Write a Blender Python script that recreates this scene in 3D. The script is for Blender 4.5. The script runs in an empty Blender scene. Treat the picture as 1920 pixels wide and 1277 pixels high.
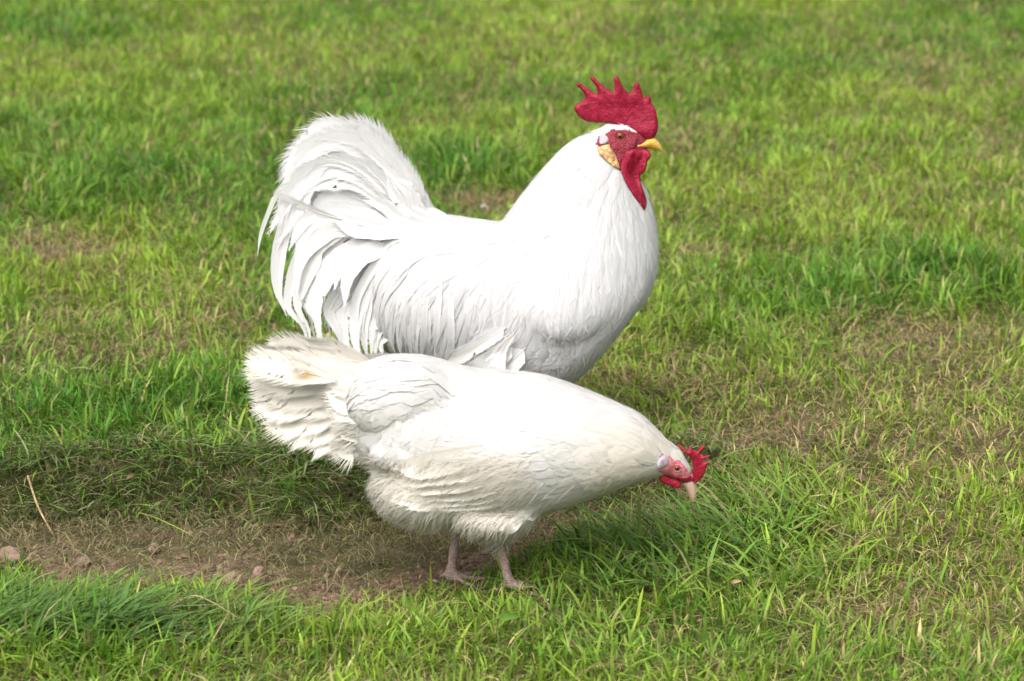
import bpy, bmesh, math, random
import numpy as np
from mathutils import Vector, geometry
from mathutils.bvhtree import BVHTree

R = math.radians
rng = np.random.default_rng(7)
random.seed(7)
scene = bpy.context.scene
COL = scene.collection

# ------------------------------------------------------------------ camera
CAM = np.array((0.0, -3.35, 1.35)); PITCH = R(17.0); LENS = 100.0
IW, IH = 1920.0, 1277.0
FPX = IW * LENS / 36.0
cam_d = bpy.data.cameras.new('camera'); cam = bpy.data.objects.new('camera', cam_d)
COL.objects.link(cam); scene.camera = cam
cam.location = CAM; cam.rotation_euler = (math.pi / 2 - PITCH, 0, 0)
cam_d.lens = LENS; cam_d.sensor_width = 36.0; cam_d.clip_start = 0.05; cam_d.clip_end = 2000
cam_d.dof.use_dof = True; cam_d.dof.focus_distance = 3.66; cam_d.dof.aperture_fstop = 6.7

# ------------------------------------------------------------------ sky and sun (bright overcast)
SUN_EL, SUN_AZ = R(56), R(208)         # azimuth measured from +Y (behind the birds) towards +X
world = bpy.data.worlds.new('World'); scene.world = world; world.use_nodes = True
wn = world.node_tree.nodes; wl = world.node_tree.links; wn.clear()
wo = wn.new('ShaderNodeOutputWorld'); bg = wn.new('ShaderNodeBackground')
sky = wn.new('ShaderNodeTexSky'); sky.sky_type = 'NISHITA'; sky.sun_disc = False
sky.sun_elevation = SUN_EL; sky.sun_rotation = SUN_AZ
sky.air_density = 1.0; sky.dust_density = 6.0; sky.ozone_density = 1.0
hs = wn.new('ShaderNodeHueSaturation'); hs.inputs['Saturation'].default_value = 0.22   # a veil of cloud
wl.new(sky.outputs[0], hs.inputs['Color']); wl.new(hs.outputs[0], bg.inputs['Color'])
bg.inputs['Strength'].default_value = 0.15
wl.new(bg.outputs[0], wo.inputs['Surface'])
sun_d = bpy.data.lights.new('sun', 'SUN'); sun = bpy.data.objects.new('sun', sun_d); COL.objects.link(sun)
sun_d.energy = 1.3; sun_d.angle = R(64); sun_d.color = (1.0, 0.965, 0.91)
sdir = Vector((math.cos(SUN_EL) * math.sin(SUN_AZ), math.cos(SUN_EL) * math.cos(SUN_AZ), math.sin(SUN_EL)))
sun.rotation_euler = sdir.to_track_quat('Z', 'Y').to_euler(); sun.location = (0, 0, 6)

vs = scene.view_settings; vs.view_transform = 'Standard'; vs.look = 'None'; vs.gamma = 1.0
vs.exposure = 0.97; vs.use_curve_mapping = False
scene.cycles.use_denoising = True
scene.cycles.max_bounces = 8; scene.cycles.transparent_max_bounces = 8

# ------------------------------------------------------------------ photo pixel -> place
CP, SP = math.cos(PITCH), math.sin(PITCH)
def ray(px, py):
    u = (np.asarray(px, float) - IW / 2) / FPX; v = (np.asarray(py, float) - IH / 2) / FPX
    return u, CP - v * SP, -SP - v * CP
def P(px, py, Y):                       # where the ray meets the upright plane y = Y
    dx, dy, dz = ray(px, py); t = (Y - CAM[1]) / dy
    return np.array((CAM[0] + dx * t, Y, CAM[2] + dz * t))
def G(px, py, z=0.0):                   # where the ray meets level ground
    dx, dy, dz = ray(px, py); t = (z - CAM[2]) / dz
    return np.array((CAM[0] + dx * t, CAM[1] + dy * t))
def to_px(p):
    p = np.atleast_2d(p) - CAM
    dep = p[:, 1] * CP - p[:, 2] * SP; up = p[:, 1] * SP + p[:, 2] * CP
    return np.stack((IW / 2 + FPX * p[:, 0] / dep, IH / 2 - FPX * up / dep), 1)

def sstep(a, b, x):
    t = np.clip((np.asarray(x, float) - a) / (b - a), 0, 1); return t * t * (3 - 2 * t)
_tab = rng.random((256, 256))
def vnoise(x, y, s, seed=0):
    x = np.asarray(x, float) / s + 37.3 * seed + 500; y = np.asarray(y, float) / s + 91.7 * seed + 500
    i = np.floor(x).astype(int); j = np.floor(y).astype(int); fx = x - i; fy = y - j
    fx = fx * fx * (3 - 2 * fx); fy = fy * fy * (3 - 2 * fy)
    a = _tab[i % 256, j % 256]; b = _tab[(i + 1) % 256, j % 256]
    c = _tab[i % 256, (j + 1) % 256]; d = _tab[(i + 1) % 256, (j + 1) % 256]
    return (a * (1 - fx) + b * fx) * (1 - fy) + (c * (1 - fx) + d * fx) * fy
def fbm(x, y, s, seed=0):
    return (vnoise(x, y, s, seed) + .5 * vnoise(x, y, s / 2.1, seed + 3) + .25 * vnoise(x, y, s / 4.3, seed + 5)) / 1.75

# ------------------------------------------------------------------ materials
def new_mat(name):
    m = bpy.data.materials.new(name); m.use_nodes = True
    n = m.node_tree.nodes; n.clear(); o = n.new('ShaderNodeOutputMaterial')
    return m, n, m.node_tree.links, o
def principled(n, rough=.6, spec=.3):
    b = n.new('ShaderNodeBsdfPrincipled'); b.inputs['Roughness'].default_value = rough
    b.inputs['Specular IOR Level'].default_value = spec; return b
def leaf_mat(name, trans=.35, rough=.5, spec=.35):
    m, n, l, o = new_mat(name)
    at = n.new('ShaderNodeAttribute'); at.attribute_name = 'col'
    b = principled(n, rough, spec); t = n.new('ShaderNodeBsdfTranslucent'); mx = n.new('ShaderNodeMixShader')
    hv = n.new('ShaderNodeHueSaturation'); hv.inputs['Value'].default_value = 1.25; hv.inputs['Saturation'].default_value = 1.1
    l.new(at.outputs['Color'], b.inputs['Base Color']); l.new(at.outputs['Color'], hv.inputs['Color'])
    l.new(hv.outputs[0], t.inputs['Color'])
    mx.inputs[0].default_value = trans
    l.new(b.outputs[0], mx.inputs[1]); l.new(t.outputs[0], mx.inputs[2]); l.new(mx.outputs[0], o.inputs['Surface'])
    return m
def feather_mat(name, trans=.42, barb=40.0, amp=.22, dist=.0006):
    m, n, l, o = new_mat(name)
    at = n.new('ShaderNodeAttribute'); at.attribute_name = 'col'
    uv = n.new('ShaderNodeAttribute'); uv.attribute_name = 'fuv'
    wv = n.new('ShaderNodeTexNoise'); mp = n.new('ShaderNodeMapping')
    mp.inputs['Scale'].default_value = (3.0, barb, 1.0)
    wv.inputs['Scale'].default_value = 1.0; wv.inputs['Detail'].default_value = 3
    l.new(uv.outputs['Vector'], mp.inputs['Vector']); l.new(mp.outputs[0], wv.inputs['Vector'])
    bp = n.new('ShaderNodeBump'); bp.inputs['Strength'].default_value = amp; bp.inputs['Distance'].default_value = dist
    l.new(wv.outputs['Fac'], bp.inputs['Height'])
    b = principled(n, .75, .15); b.inputs['Sheen Weight'].default_value = .15
    t = n.new('ShaderNodeBsdfTranslucent'); mx = n.new('ShaderNodeMixShader'); mx.inputs[0].default_value = trans
    l.new(at.outputs['Color'], b.inputs['Base Color']); l.new(at.outputs['Color'], t.inputs['Color'])
    l.new(bp.outputs[0], b.inputs['Normal'])
    l.new(b.outputs[0], mx.inputs[1]); l.new(t.outputs[0], mx.inputs[2]); l.new(mx.outputs[0], o.inputs['Surface'])
    return m
def skin_mat(name, c1, c2, scale=220., rough=.5, bump=.5, dist=.001, sss=.15, spec=.35):
    m, n, l, o = new_mat(name)
    tc = n.new('ShaderNodeTexCoord'); nz = n.new('ShaderNodeTexNoise'); nz.inputs['Scale'].default_value = scale
    nz.inputs['Detail'].default_value = 5; nz.inputs['Roughness'].default_value = .65
    vo = n.new('ShaderNodeTexVoronoi'); vo.inputs['Scale'].default_value = scale * 2.2
    l.new(tc.outputs['Object'], nz.inputs['Vector']); l.new(tc.outputs['Object'], vo.inputs['Vector'])
    rp = n.new('ShaderNodeValToRGB'); rp.color_ramp.elements[0].position = .35; rp.color_ramp.elements[1].position = .68
    rp.color_ramp.elements[0].color = (*c1, 1); rp.color_ramp.elements[1].color = (*c2, 1)
    l.new(nz.outputs['Fac'], rp.inputs[0])
    ad = n.new('ShaderNodeMath'); ad.operation = 'ADD'
    l.new(nz.outputs['Fac'], ad.inputs[0]); l.new(vo.outputs['Distance'], ad.inputs[1])
    bp = n.new('ShaderNodeBump'); bp.inputs['Strength'].default_value = bump; bp.inputs['Distance'].default_value = dist
    l.new(ad.outputs[0], bp.inputs['Height'])
    b = principled(n, rough, spec); l.new(rp.outputs[0], b.inputs['Base Color']); l.new(bp.outputs[0], b.inputs['Normal'])
    b.inputs['Subsurface Weight'].default_value = sss; b.inputs['Subsurface Radius'].default_value = (.006, .002, .001)
    b.inputs['Subsurface Scale'].default_value = .5
    l.new(b.outputs[0], o.inputs['Surface']); return m

M_GRASS = leaf_mat('grass_blade', .28, .55, .22); M_DRY = leaf_mat('dry_straw', .15, .7, .15)
M_FEATHER = feather_mat('white_feather'); M_PLUME = feather_mat('white_tail_feather', .26, 95.0, .40, .0010)
M_COMB = skin_mat('comb_skin', (.16, .002, .015), (.29, .010, .036), 140, .50, .6, .0010, .15, .24)
M_HCOMB = skin_mat('hen_comb_skin', (.20, .004, .017), (.31, .014, .036), 150, .5, .5, .0008, .15, .24)
M_FACE = skin_mat('face_skin', (.13, .005, .014), (.27, .03, .048), 260, .55, .8, .0016)
M_HFACE = skin_mat('hen_face_skin', (.38, .075, .10), (.54, .22, .24), 160, .55, .6, .001)
M_LOBE = skin_mat('yellow_lobe', (.26, .10, .055), (.52, .40, .16), 150, .6, .6, .001)
M_WLOBE = skin_mat('white_lobe', (.26, .21, .235), (.42, .37, .38), 120, .6, .4, .001)
M_BEAK = skin_mat('yellow_beak', (.50, .27, .035), (.62, .40, .09), 90, .35, .15, .0005, .1, .5)
M_HBEAK = skin_mat('pink_beak', (.46, .27, .20), (.60, .42, .33), 90, .35, .15, .0005, .1, .5)
M_SHANK = skin_mat('shank_skin', (.27, .18, .155), (.44, .32, .285), 240, .5, .9, .0014, .05)
def scute_bump(m):
    n = m.node_tree.nodes; l = m.node_tree.links
    b = [k for k in n if k.type == 'BSDF_PRINCIPLED'][0]; tc = [k for k in n if k.type == 'TEX_COORD'][0]; old = b.inputs['Normal'].links[0].from_node
    w = n.new('ShaderNodeTexWave'); w.bands_direction = 'Z'; w.inputs['Scale'].default_value = 95; w.inputs['Distortion'].default_value = 5; w.inputs['Detail'].default_value = 1
    l.new(tc.outputs['Object'], w.inputs['Vector']); bp = n.new('ShaderNodeBump'); bp.inputs['Strength'].default_value = .35; bp.inputs['Distance'].default_value = .0009
    l.new(w.outputs['Fac'], bp.inputs['Height']); l.new(old.outputs[0], bp.inputs['Normal']); l.new(bp.outputs[0], b.inputs['Normal'])
scute_bump(M_SHANK)
M_CLAW = skin_mat('claw', (.30, .24, .19), (.42, .35, .28), 90, .4, .1, .0003, 0, .4)
M_PUPIL = skin_mat('pupil', (.005, .004, .004), (.01, .008, .008), 50, .08, 0, .0001, 0, .7)
M_IRIS = skin_mat('iris', (.10, .022, .008), (.22, .055, .014), 500, .25, .1, .0003, 0, .3)
M_STONE = skin_mat('stone', (.13, .08, .06), (.27, .185, .145), 60, .85, .8, .003, 0, .2)
M_TWIG = skin_mat('twig', (.25, .17, .08), (.40, .30, .17), 90, .8, .6, .001, 0, .2)
M_DEADLEAF = skin_mat('dead_leaf', (.12, .065, .035), (.25, .15, .08), 90, .8, .8, .002, 0, .2)

def ground_mat():
    m, n, l, o = new_mat('soil_and_thatch')
    tc = n.new('ShaderNodeTexCoord'); at = n.new('ShaderNodeAttribute'); at.attribute_name = 'soil'
    def noise(s, d=6, r=.65):
        x = n.new('ShaderNodeTexNoise'); x.inputs['Scale'].default_value = s; x.inputs['Detail'].default_value = d
        x.inputs['Roughness'].default_value = r; l.new(tc.outputs['Object'], x.inputs['Vector']); return x
    def ramp(src, cs):
        rp = n.new('ShaderNodeValToRGB'); e = rp.color_ramp.elements
        e[0].position, e[0].color = cs[0][0], (*cs[0][1], 1); e[1].position, e[1].color = cs[-1][0], (*cs[-1][1], 1)
        for p, c in cs[1:-1]: k = e.new(p); k.color = (*c, 1)
        l.new(src.outputs['Fac'], rp.inputs[0]); return rp
    n1, n2, n3 = noise(14), noise(70), noise(2.2)
    soil = ramp(n2, [(.3, (.085, .048, .032)), (.5, (.17, .105, .075)), (.72, (.26, .18, .13))])
    that = ramp(n1, [(.3, (.035, .033, .014)), (.5, (.085, .075, .035)), (.72, (.17, .135, .068))])
    lawn = ramp(n3, [(.3, (.06, .10, .012)), (.55, (.10, .145, .018)), (.75, (.15, .165, .03))])
    far = n.new('ShaderNodeAttribute'); far.attribute_name = 'far'
    m1 = n.new('ShaderNodeMixRGB'); l.new(far.outputs['Fac'], m1.inputs[0]); l.new(that.outputs[0], m1.inputs[1]); l.new(lawn.outputs[0], m1.inputs[2])
    m2 = n.new('ShaderNodeMixRGB'); l.new(at.outputs['Fac'], m2.inputs[0]); l.new(m1.outputs[0], m2.inputs[1]); l.new(soil.outputs[0], m2.inputs[2])
    bp = n.new('ShaderNodeBump'); bp.inputs['Strength'].default_value = .9; bp.inputs['Distance'].default_value = .012
    ad = n.new('ShaderNodeMath'); ad.operation = 'ADD'; l.new(n1.outputs['Fac'], ad.inputs[0]); l.new(n2.outputs['Fac'], ad.inputs[1])
    l.new(ad.outputs[0], bp.inputs['Height'])
    b = principled(n, .95, .1); l.new(m2.outputs[0], b.inputs['Base Color']); l.new(bp.outputs[0], b.inputs['Normal'])
    l.new(b.outputs[0], o.inputs['Surface']); return m
M_GROUND = ground_mat()

# ------------------------------------------------------------------ mesh helpers
def mesh_obj(name, V, polys, mats, parent=None, col=None, fuv=None, smooth=True, pmat=None, origin=None, normals=None):
    """V (n,3); polys: list of (m,k) int arrays"""
    V = np.asarray(V, np.float32)
    if parent is not None: V = V - np.asarray(parent.location, np.float32)
    elif origin is not None: V = V - np.asarray(origin, np.float32)
    me = bpy.data.meshes.new(name)
    polys = [np.asarray(p, np.int32) for p in polys if len(p)]
    loops = np.concatenate([p.ravel() for p in polys])
    tot = np.concatenate([np.full(len(p), p.shape[1], np.int32) for p in polys])
    st = np.concatenate(([0], np.cumsum(tot)[:-1])).astype(np.int32)
    me.vertices.add(len(V)); me.vertices.foreach_set('co', V.ravel())
    me.loops.add(len(loops)); me.loops.foreach_set('vertex_index', loops)
    me.polygons.add(len(tot)); me.polygons.foreach_set('loop_start', st); me.polygons.foreach_set('loop_total', tot)
    me.polygons.foreach_set('use_smooth', np.full(len(tot), smooth))
    if pmat is not None: me.polygons.foreach_set('material_index', np.asarray(pmat, np.int32))
    if col is not None:
        c = np.ones((len(V), 4), np.float32); c[:, :3] = col
        a = me.attributes.new('col', 'FLOAT_COLOR', 'POINT'); a.data.foreach_set('color', c.ravel())
    if fuv is not None:
        f = np.zeros((len(V), 3), np.float32); f[:, :2] = fuv
        a = me.attributes.new('fuv', 'FLOAT_VECTOR', 'POINT'); a.data.foreach_set('vector', f.ravel())
    me.update(calc_edges=True)
    if normals is not None: me.normals_split_custom_set_from_vertices(np.asarray(normals, float).tolist())
    for m in (mats if isinstance(mats, (list, tuple)) else [mats]): me.materials.append(m)
    ob = bpy.data.objects.new(name, me); COL.objects.link(ob)
    if parent is not None: ob.parent = parent
    elif origin is not None: ob.location = origin
    return ob
def tag(o, label=None, cat=None, group=None, kind=None):
    for k, v in (('label', label), ('category', cat), ('group', group), ('kind', kind)):
        if v: o[k] = v
    return o
def thing(name, label, cat, loc, group=None):
    o = bpy.data.objects.new(name, None); COL.objects.link(o); o.location = loc; o.empty_display_size = .05
    return tag(o, label, cat, group)

# ================================================================== GROUND
SPX = 1450.0
_rear = np.array([G(*p) for p in ((-400, 985), (0, 985), (200, 988), (400, 982), (600, 985), (800, 975), (1000, 962), (1150, 962), (1330, 958), (1500, 960))])
_front = np.array([G(*p) for p in ((-400, 1130), (0, 1118), (200, 1112), (400, 1125), (600, 1160), (760, 1135), (900, 1090), (1000, 1050), (1100, 1005), (1330, 985), (1500, 975))])
def rear_y(x): return np.interp(x, _rear[:, 0], _rear[:, 1]) + .10 * (fbm(x, 0 * x, .17, 51) - .5)
def front_y(x): return np.interp(x, _front[:, 0], _front[:, 1]) + .06 * (fbm(x, 0 * x + 3, .14, 52) - .5)
XEND = G(1340, 960)[0]
def height(x, y):
    x = np.asarray(x, float); y = np.asarray(y, float)
    w = .012 * (fbm(x, y, .11, 4) - .5)
    sr = sstep(0, .085, y - rear_y(x) + w * 3); sf = sstep(0, .16, front_y(x) - y + w * 3)
    hol = .058 * sr + .022 * sf
    flat = .022 + .036 * sstep(-.15, .45, y)
    k = sstep(XEND - .16, XEND + .10, x)
    h = hol * (1 - k) + flat * k
    near = np.exp(-((x / 14) ** 2 + (y / 18) ** 2))
    h = h + near * (.022 * (fbm(x, y, .42, 1) - .5) + .007 * (fbm(x, y, .07, 2) - .5)) * (0.08 + .92 * np.clip(sr + sf + k, 0, 1))
    return h + (1 - near) * .02
def GH(px, py):
    z = 0.0
    for _ in range(6): g = G(px, py, z); z = float(height(g[0], g[1]))
    return np.array((g[0], g[1], z))

def splat_map(x, y, items):
    out = np.zeros_like(x)
    for (px, py, rx, ry, v) in items:
        c = G(px, py, .05); d = math.hypot(c[1] - CAM[1], CAM[2]); s = FPX / d
        down = math.atan2(CAM[2], c[1] - CAM[1])
        out += v * np.exp(-(((x - c[0]) / (rx / s)) ** 2 + ((y - c[1]) / (ry / s / math.sin(down))) ** 2))
    return out
BARE = [(80, 488, 110, 20, 1.0), (905, 385, 70, 26, .8), (1340, 490, 70, 26, .5), (1740, 640, 110, 34, .75),
        (1450, 825, 120, 32, .85), (1820, 860, 130, 50, .6), (1790, 740, 130, 36, .35), (1730, 130, 40, 18, .5), (1290, 285, 60, 15, .4),
        (1900, 500, 50, 30, .5), (300, 672, 160, 24, .4), (1650, 1110, 120, 35, .45), (90, 460, 60, 10, .4), (1250, 985, 60, 14, .6), (1620, 905, 60, 16, .3), (1600, 690, 70, 18, .4), (1330, 740, 60, 16, .4), (1880, 1010, 80, 24, .4), (1180, 740, 70, 16, .4), (420, 590, 60, 12, .4), (560, 660, 50, 12, .4), (1480, 1180, 60, 16, .3)]
DRYM = [(250, 640, 260, 60, .55), (80, 480, 160, 40, .5), (1500, 800, 330, 120, .6), (1750, 660, 200, 80, .45), (1750, 1100, 220, 70, .5),
        (1300, 280, 90, 50, .35), (1800, 160, 160, 70, .4), (560, 120, 160, 40, .35), (1100, 60, 180, 40, .3), (1700, 420, 200, 60, .3),
        (1150, 720, 130, 40, .4), (1900, 780, 140, 120, .3), (860, 200, 120, 30, .25), (1450, 380, 120, 40, .25), (1620, 960, 320, 110, .35), (1850, 1180, 200, 80, .35), (420, 560, 160, 40, .3), (1150, 880, 90, 30, .3), (1900, 330, 120, 60, .3)]
LUSH = [(880, 320, 120, 42, 1.0), (820, 300, 60, 40, .5), (1750, 530, 230, 62, 1.0), (1500, 570, 160, 40, .5), (1290, 1040, 260, 90, 1.0), (1450, 960, 120, 40, .6),
        (200, 1170, 330, 70, .9), (300, 790, 300, 60, .8), (300, 250, 260, 90, .5), (120, 380, 160, 70, .5), (420, 470, 120, 60, .4),
        (1050, 1190, 260, 60, .5), (640, 620, 100, 40, .3), (1330, 620, 110, 50, .4), (600, 880, 170, 50, .7), (80, 60, 160, 60, .5), (1400, 180, 140, 60, .25), (1840, 1200, 140, 60, .3)]

def build_ground():
    def axis(lo, hi, fine, far, k):
        a = np.arange(lo, hi + fine / 2, fine); e = []; s = fine; v = hi
        while v < far: s *= k; v += s; e.append(v)
        e2 = []; s = fine; v = lo
        while v > -far: s *= k; v -= s; e2.append(v)
        return np.concatenate((e2[::-1], a, e))
    xs = axis(-1.3, 1.3, .011, 400, 1.16); ys = axis(-.6, 1.0, .011, 400, 1.12)
    X, Y = np.meshgrid(xs, ys); Z = height(X, Y)
    V = np.stack((X.ravel(), Y.ravel(), Z.ravel()), 1)
    nx, ny = len(xs), len(ys); i = np.arange(nx * ny).reshape(ny, nx)
    q = np.stack((i[:-1, :-1].ravel(), i[:-1, 1:].ravel(), i[1:, 1:].ravel(), i[1:, :-1].ravel()), 1)
    ob = mesh_obj('ground', V, [q], M_GROUND)
    x, y = V[:, 0], V[:, 1]
    soil = soil_amount(x, y)
    a = ob.data.attributes.new('soil', 'FLOAT', 'POINT'); a.data.foreach_set('value', soil.astype(np.float32))
    far = sstep(5, 10, np.hypot(x, y))
    a = ob.data.attributes.new('far', 'FLOAT', 'POINT'); a.data.foreach_set('value', far.astype(np.float32))
    tag(ob, 'uneven lawn ground with a bare earth hollow under the hen', kind='structure')
def hollow(x, y):
    r = sstep(.03, -.02, y - rear_y(x)); f = sstep(-.02, .05, y - front_y(x)); k = 1 - sstep(XEND - .10, XEND + .02, x)
    return r * f * k
def soil_amount(x, y):
    n = fbm(x, y, .05, 9)
    s = hollow(x, y) * sstep(.38, .62, n * .75 + .38 * sstep(.16, .02, y - front_y(x)))
    s = np.maximum(s, np.clip(splat_map(x, y, BARE[:1]), 0, 1) * .9)
    s = np.maximum(s, .5 * np.clip(splat_map(x, y, BARE[1:]), 0, 1) * n * 1.6)
    return np.clip(s, 0, 1)
build_ground()

# ================================================================== GRASS
def blade_mesh(name, x, y, z, h, w, az, bend, col, mat, nseg=3, twist=None, kink=None):
    n = len(x); ts = np.linspace(0, 1, nseg + 1)
    dx, dy = np.cos(az), np.sin(az)
    tw = az + math.pi / 2 if twist is None else twist
    sx, sy = np.cos(tw), np.sin(tw)
    nv = 2 * nseg + 1
    V = np.empty((n, nv, 3), np.float32); C = np.empty((n, nv, 3), np.float32)
    for i, t in enumerate(ts):
        up = h * (t - .42 * np.clip(bend, 0, 1.6) * t * t); out = h * bend * t ** 1.8
        cx, cy, cz = x + dx * out, y + dy * out, z + np.maximum(up, -.002 + 0 * up)
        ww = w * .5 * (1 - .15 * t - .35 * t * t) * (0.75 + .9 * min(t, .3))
        c = col * (0.80 + .28 * t)  # shade between blades put into the colour: darker root, lighter tip
        if i < nseg:
            V[:, 2 * i] = np.stack((cx - sx * ww, cy - sy * ww, cz), 1); V[:, 2 * i + 1] = np.stack((cx + sx * ww, cy + sy * ww, cz), 1)
            C[:, 2 * i] = c; C[:, 2 * i + 1] = c
        else:
            V[:, 2 * i] = np.stack((cx, cy, cz), 1); C[:, 2 * i] = c
    base = (np.arange(n) * nv)[:, None]
    q = np.concatenate([base + np.array((2 * i, 2 * i + 1, 2 * i + 3, 2 * i + 2))[None] for i in range(nseg - 1)])
    t = base + np.array((2 * nseg - 2, 2 * nseg - 1, 2 * nseg))[None]
    return mesh_obj(name, V.reshape(-1, 3), [q, t], mat, col=C.reshape(-1, 3))

def scatter(n, x0, x1, y0, y1):
    return rng.uniform(x0, x1, n), rng.uniform(y0, y1, n)
def in_view(x, y, m=.06, bot=1.12):
    p = to_px(np.stack((x, y, np.full_like(x, .05)), 1))
    return (p[:, 0] > -m * IW) & (p[:, 0] < IW * (1 + m)) & (p[:, 1] > -.05 * IH) & (p[:, 1] < IH * bot)

LEGS_CLEAR = [G(845, 1095), G(955, 1095)]
def build_grass():
    # ---- lawn in and around the view
    n = 760000
    u = rng.random(n)
    x = rng.uniform(-1.6, 1.6, n); y = -.75 + 5.6 * u ** 1.25
    keep = in_view(x, y, .05); x, y = x[keep], y[keep]
    xo, yo = x[:0], y[:0]
    outer = np.concatenate((np.zeros(len(x)), np.ones(len(xo)))); x = np.concatenate((x, xo)); y = np.concatenate((y, yo))
    bare = np.clip(splat_map(x, y, BARE), 0, 1); dry = np.clip(splat_map(x, y, DRYM), 0, 1); lush = np.clip(splat_map(x, y, LUSH), 0, 1.2)
    hl = hollow(x, y)
    clump = fbm(x, y, .09, 21); patch = fbm(x, y, .38, 33); fine = vnoise(x, y, .022, 8)
    bk0 = y - rear_y(x); bank0 = (bk0 > -.02) & (bk0 < .12) & (x < XEND + .03)
    d = (.28 + .95 * clump ** 1.2 + .5 * (fine - .5)) * (1 - .93 * bare) * (1 - .35 * dry) * (1 - .965 * hl) + .25 * lush * (1 - hl)
    keep = rng.random(len(x)) < d * .76 + .35 * bank0
    x, y, outer, bare, dry, lush, hl, clump, patch = [a[keep] for a in (x, y, outer, bare, dry, lush, hl, clump, patch)]
    n = len(x); z = height(x, y) - .003
    r = rng.random(n)
    h = (.013 + .026 * r ** 1.3) * (.65 + .8 * clump) * (1 + .85 * np.clip(lush, 0, 1)) * (1 - .35 * bare) * (1 - .5 * hl)
    w = (.0023 + .0026 * rng.random(n) ** 1.4) * (1 + .25 * lush)
    w *= 1 + .9 * outer
    bend = rng.gamma(2.0, .22, n) + .25 * lush * rng.random(n)
    thin = rng.random(n) < .55; w[thin] *= rng.uniform(.42, .7, thin.sum()); bend[thin] = rng.uniform(.4, 1.7, thin.sum()); h[thin] *= rng.uniform(.7, 1.25, thin.sum())
    az = rng.uniform(0, 2 * math.pi, n) + 0 * r
    # blades lean together clump by clump
    fl = 2 * math.pi * vnoise(x, y, .14, 40) * 1.6; m = rng.random(n) < .45; az[m] = fl[m] + rng.normal(0, .5, m.sum())
    # the grass lying over at the lower left and right of the hollow
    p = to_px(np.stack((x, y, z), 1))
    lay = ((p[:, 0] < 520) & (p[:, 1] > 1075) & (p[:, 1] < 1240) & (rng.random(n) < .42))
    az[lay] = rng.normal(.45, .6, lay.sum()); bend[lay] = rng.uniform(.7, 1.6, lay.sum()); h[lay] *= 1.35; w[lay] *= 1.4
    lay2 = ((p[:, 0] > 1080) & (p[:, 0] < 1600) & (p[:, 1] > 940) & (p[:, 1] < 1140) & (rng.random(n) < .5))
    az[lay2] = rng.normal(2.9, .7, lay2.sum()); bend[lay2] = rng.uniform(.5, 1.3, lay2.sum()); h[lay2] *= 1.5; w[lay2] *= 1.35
    drop = (lay | lay2) & (rng.random(n) < .5)
    # the bank overhangs: long drooping blades
    bk = y - rear_y(x); bank = (bk > -.01) & (bk < .13) & (x < XEND + .03) & (rng.random(n) < .75)
    az[bank] = rng.normal(-math.pi / 2, .8, bank.sum()); bend[bank] = rng.uniform(.7, 1.8, bank.sum()); h[bank] *= 1.25; w[bank] *= .8
    # colours
    g1 = np.array((.082, .205, .020)); g2 = np.array((.245, .350, .040)); g3 = np.array((.036, .105, .018)); st = np.array((.40, .325, .155)); ol = np.array((.15, .165, .075))
    k = np.clip(.52 + 2.4 * (patch - .5) + rng.normal(0, .28, n) + .45 * dry - .35 * lush, 0, 1)[:, None]
    c = g1 * (1 - k) + g2 * k
    dk = np.clip(.35 * lush + .25 * (clump < .45) * rng.random(n) - .3 * dry, 0, .85)[:, None]; c = c * (1 - dk) + g3 * dk
    s = (rng.random(n) < .05 + .36 * dry + .3 * bare + .25 * hl); c[s] = st * rng.uniform(.55, 1.15, (s.sum(), 1))
    b2 = bank & (rng.random(n) < .55) & (p[:, 1] > 800); c[b2] = ol * rng.uniform(.5, 1.3, (b2.sum(), 1))
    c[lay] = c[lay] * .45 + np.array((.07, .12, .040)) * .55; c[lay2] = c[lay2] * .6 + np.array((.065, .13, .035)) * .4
    c *= rng.uniform(.5, 1.4, (n, 1))
    # keep clear of the birds' toes and of grass growing through feet
    ok = ~drop
    for g in LEGS_CLEAR: ok &= np.hypot(x - g[0], (y - g[1])) > .020
    twist = az + math.pi / 2 + rng.normal(0, .6, n)
    sel = lambda *a: [q[ok] for q in a]
    x, y, z, h, w, az, bend, c, twist = sel(x, y, z, h, w, az, bend, c, twist)
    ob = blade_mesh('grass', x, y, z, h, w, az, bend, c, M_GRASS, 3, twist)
    tag(ob, 'short patchy green lawn grass growing all around the two chickens', 'grass', kind='stuff')
    print('blades', len(x))
    # ---- longer, broader single blades sprinkled over the lawn
    n = 26000
    x = rng.uniform(-1.5, 1.5, n); y = -.6 + 5.2 * rng.random(n) ** 1.3
    lush = np.clip(splat_map(x, y, LUSH), 0, 1.2); bare = np.clip(splat_map(x, y, BARE), 0, 1)
    keep = in_view(x, y, .08) & (rng.random(n) < (.30 + .7 * lush) * (1 - .8 * bare) * (1 - .97 * hollow(x, y)))
    x, y, lush = x[keep], y[keep], lush[keep]; n = len(x); z = height(x, y) - .002
    h = rng.uniform(.030, .058, n) * (1 + .5 * lush); w = rng.uniform(.0030, .0052, n)
    az = rng.uniform(0, 2 * math.pi, n); bend = rng.gamma(2.2, .27, n)
    k = np.clip(rng.normal(.5, .3, n) - .25 * lush, 0, 1)[:, None]
    c = np.array((.085, .185, .022)) * (1 - k) + np.array((.26, .34, .045)) * k
    c *= rng.uniform(.75, 1.2, (n, 1))
    p = to_px(np.stack((x, y, z), 1))
    lay = (p[:, 0] > 1080) & (p[:, 0] < 1650) & (p[:, 1] > 940) & (p[:, 1] < 1150); az[lay] = rng.normal(.2, 1.3, lay.sum()); bend[lay] += .4; h[lay] *= 1.25
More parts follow.
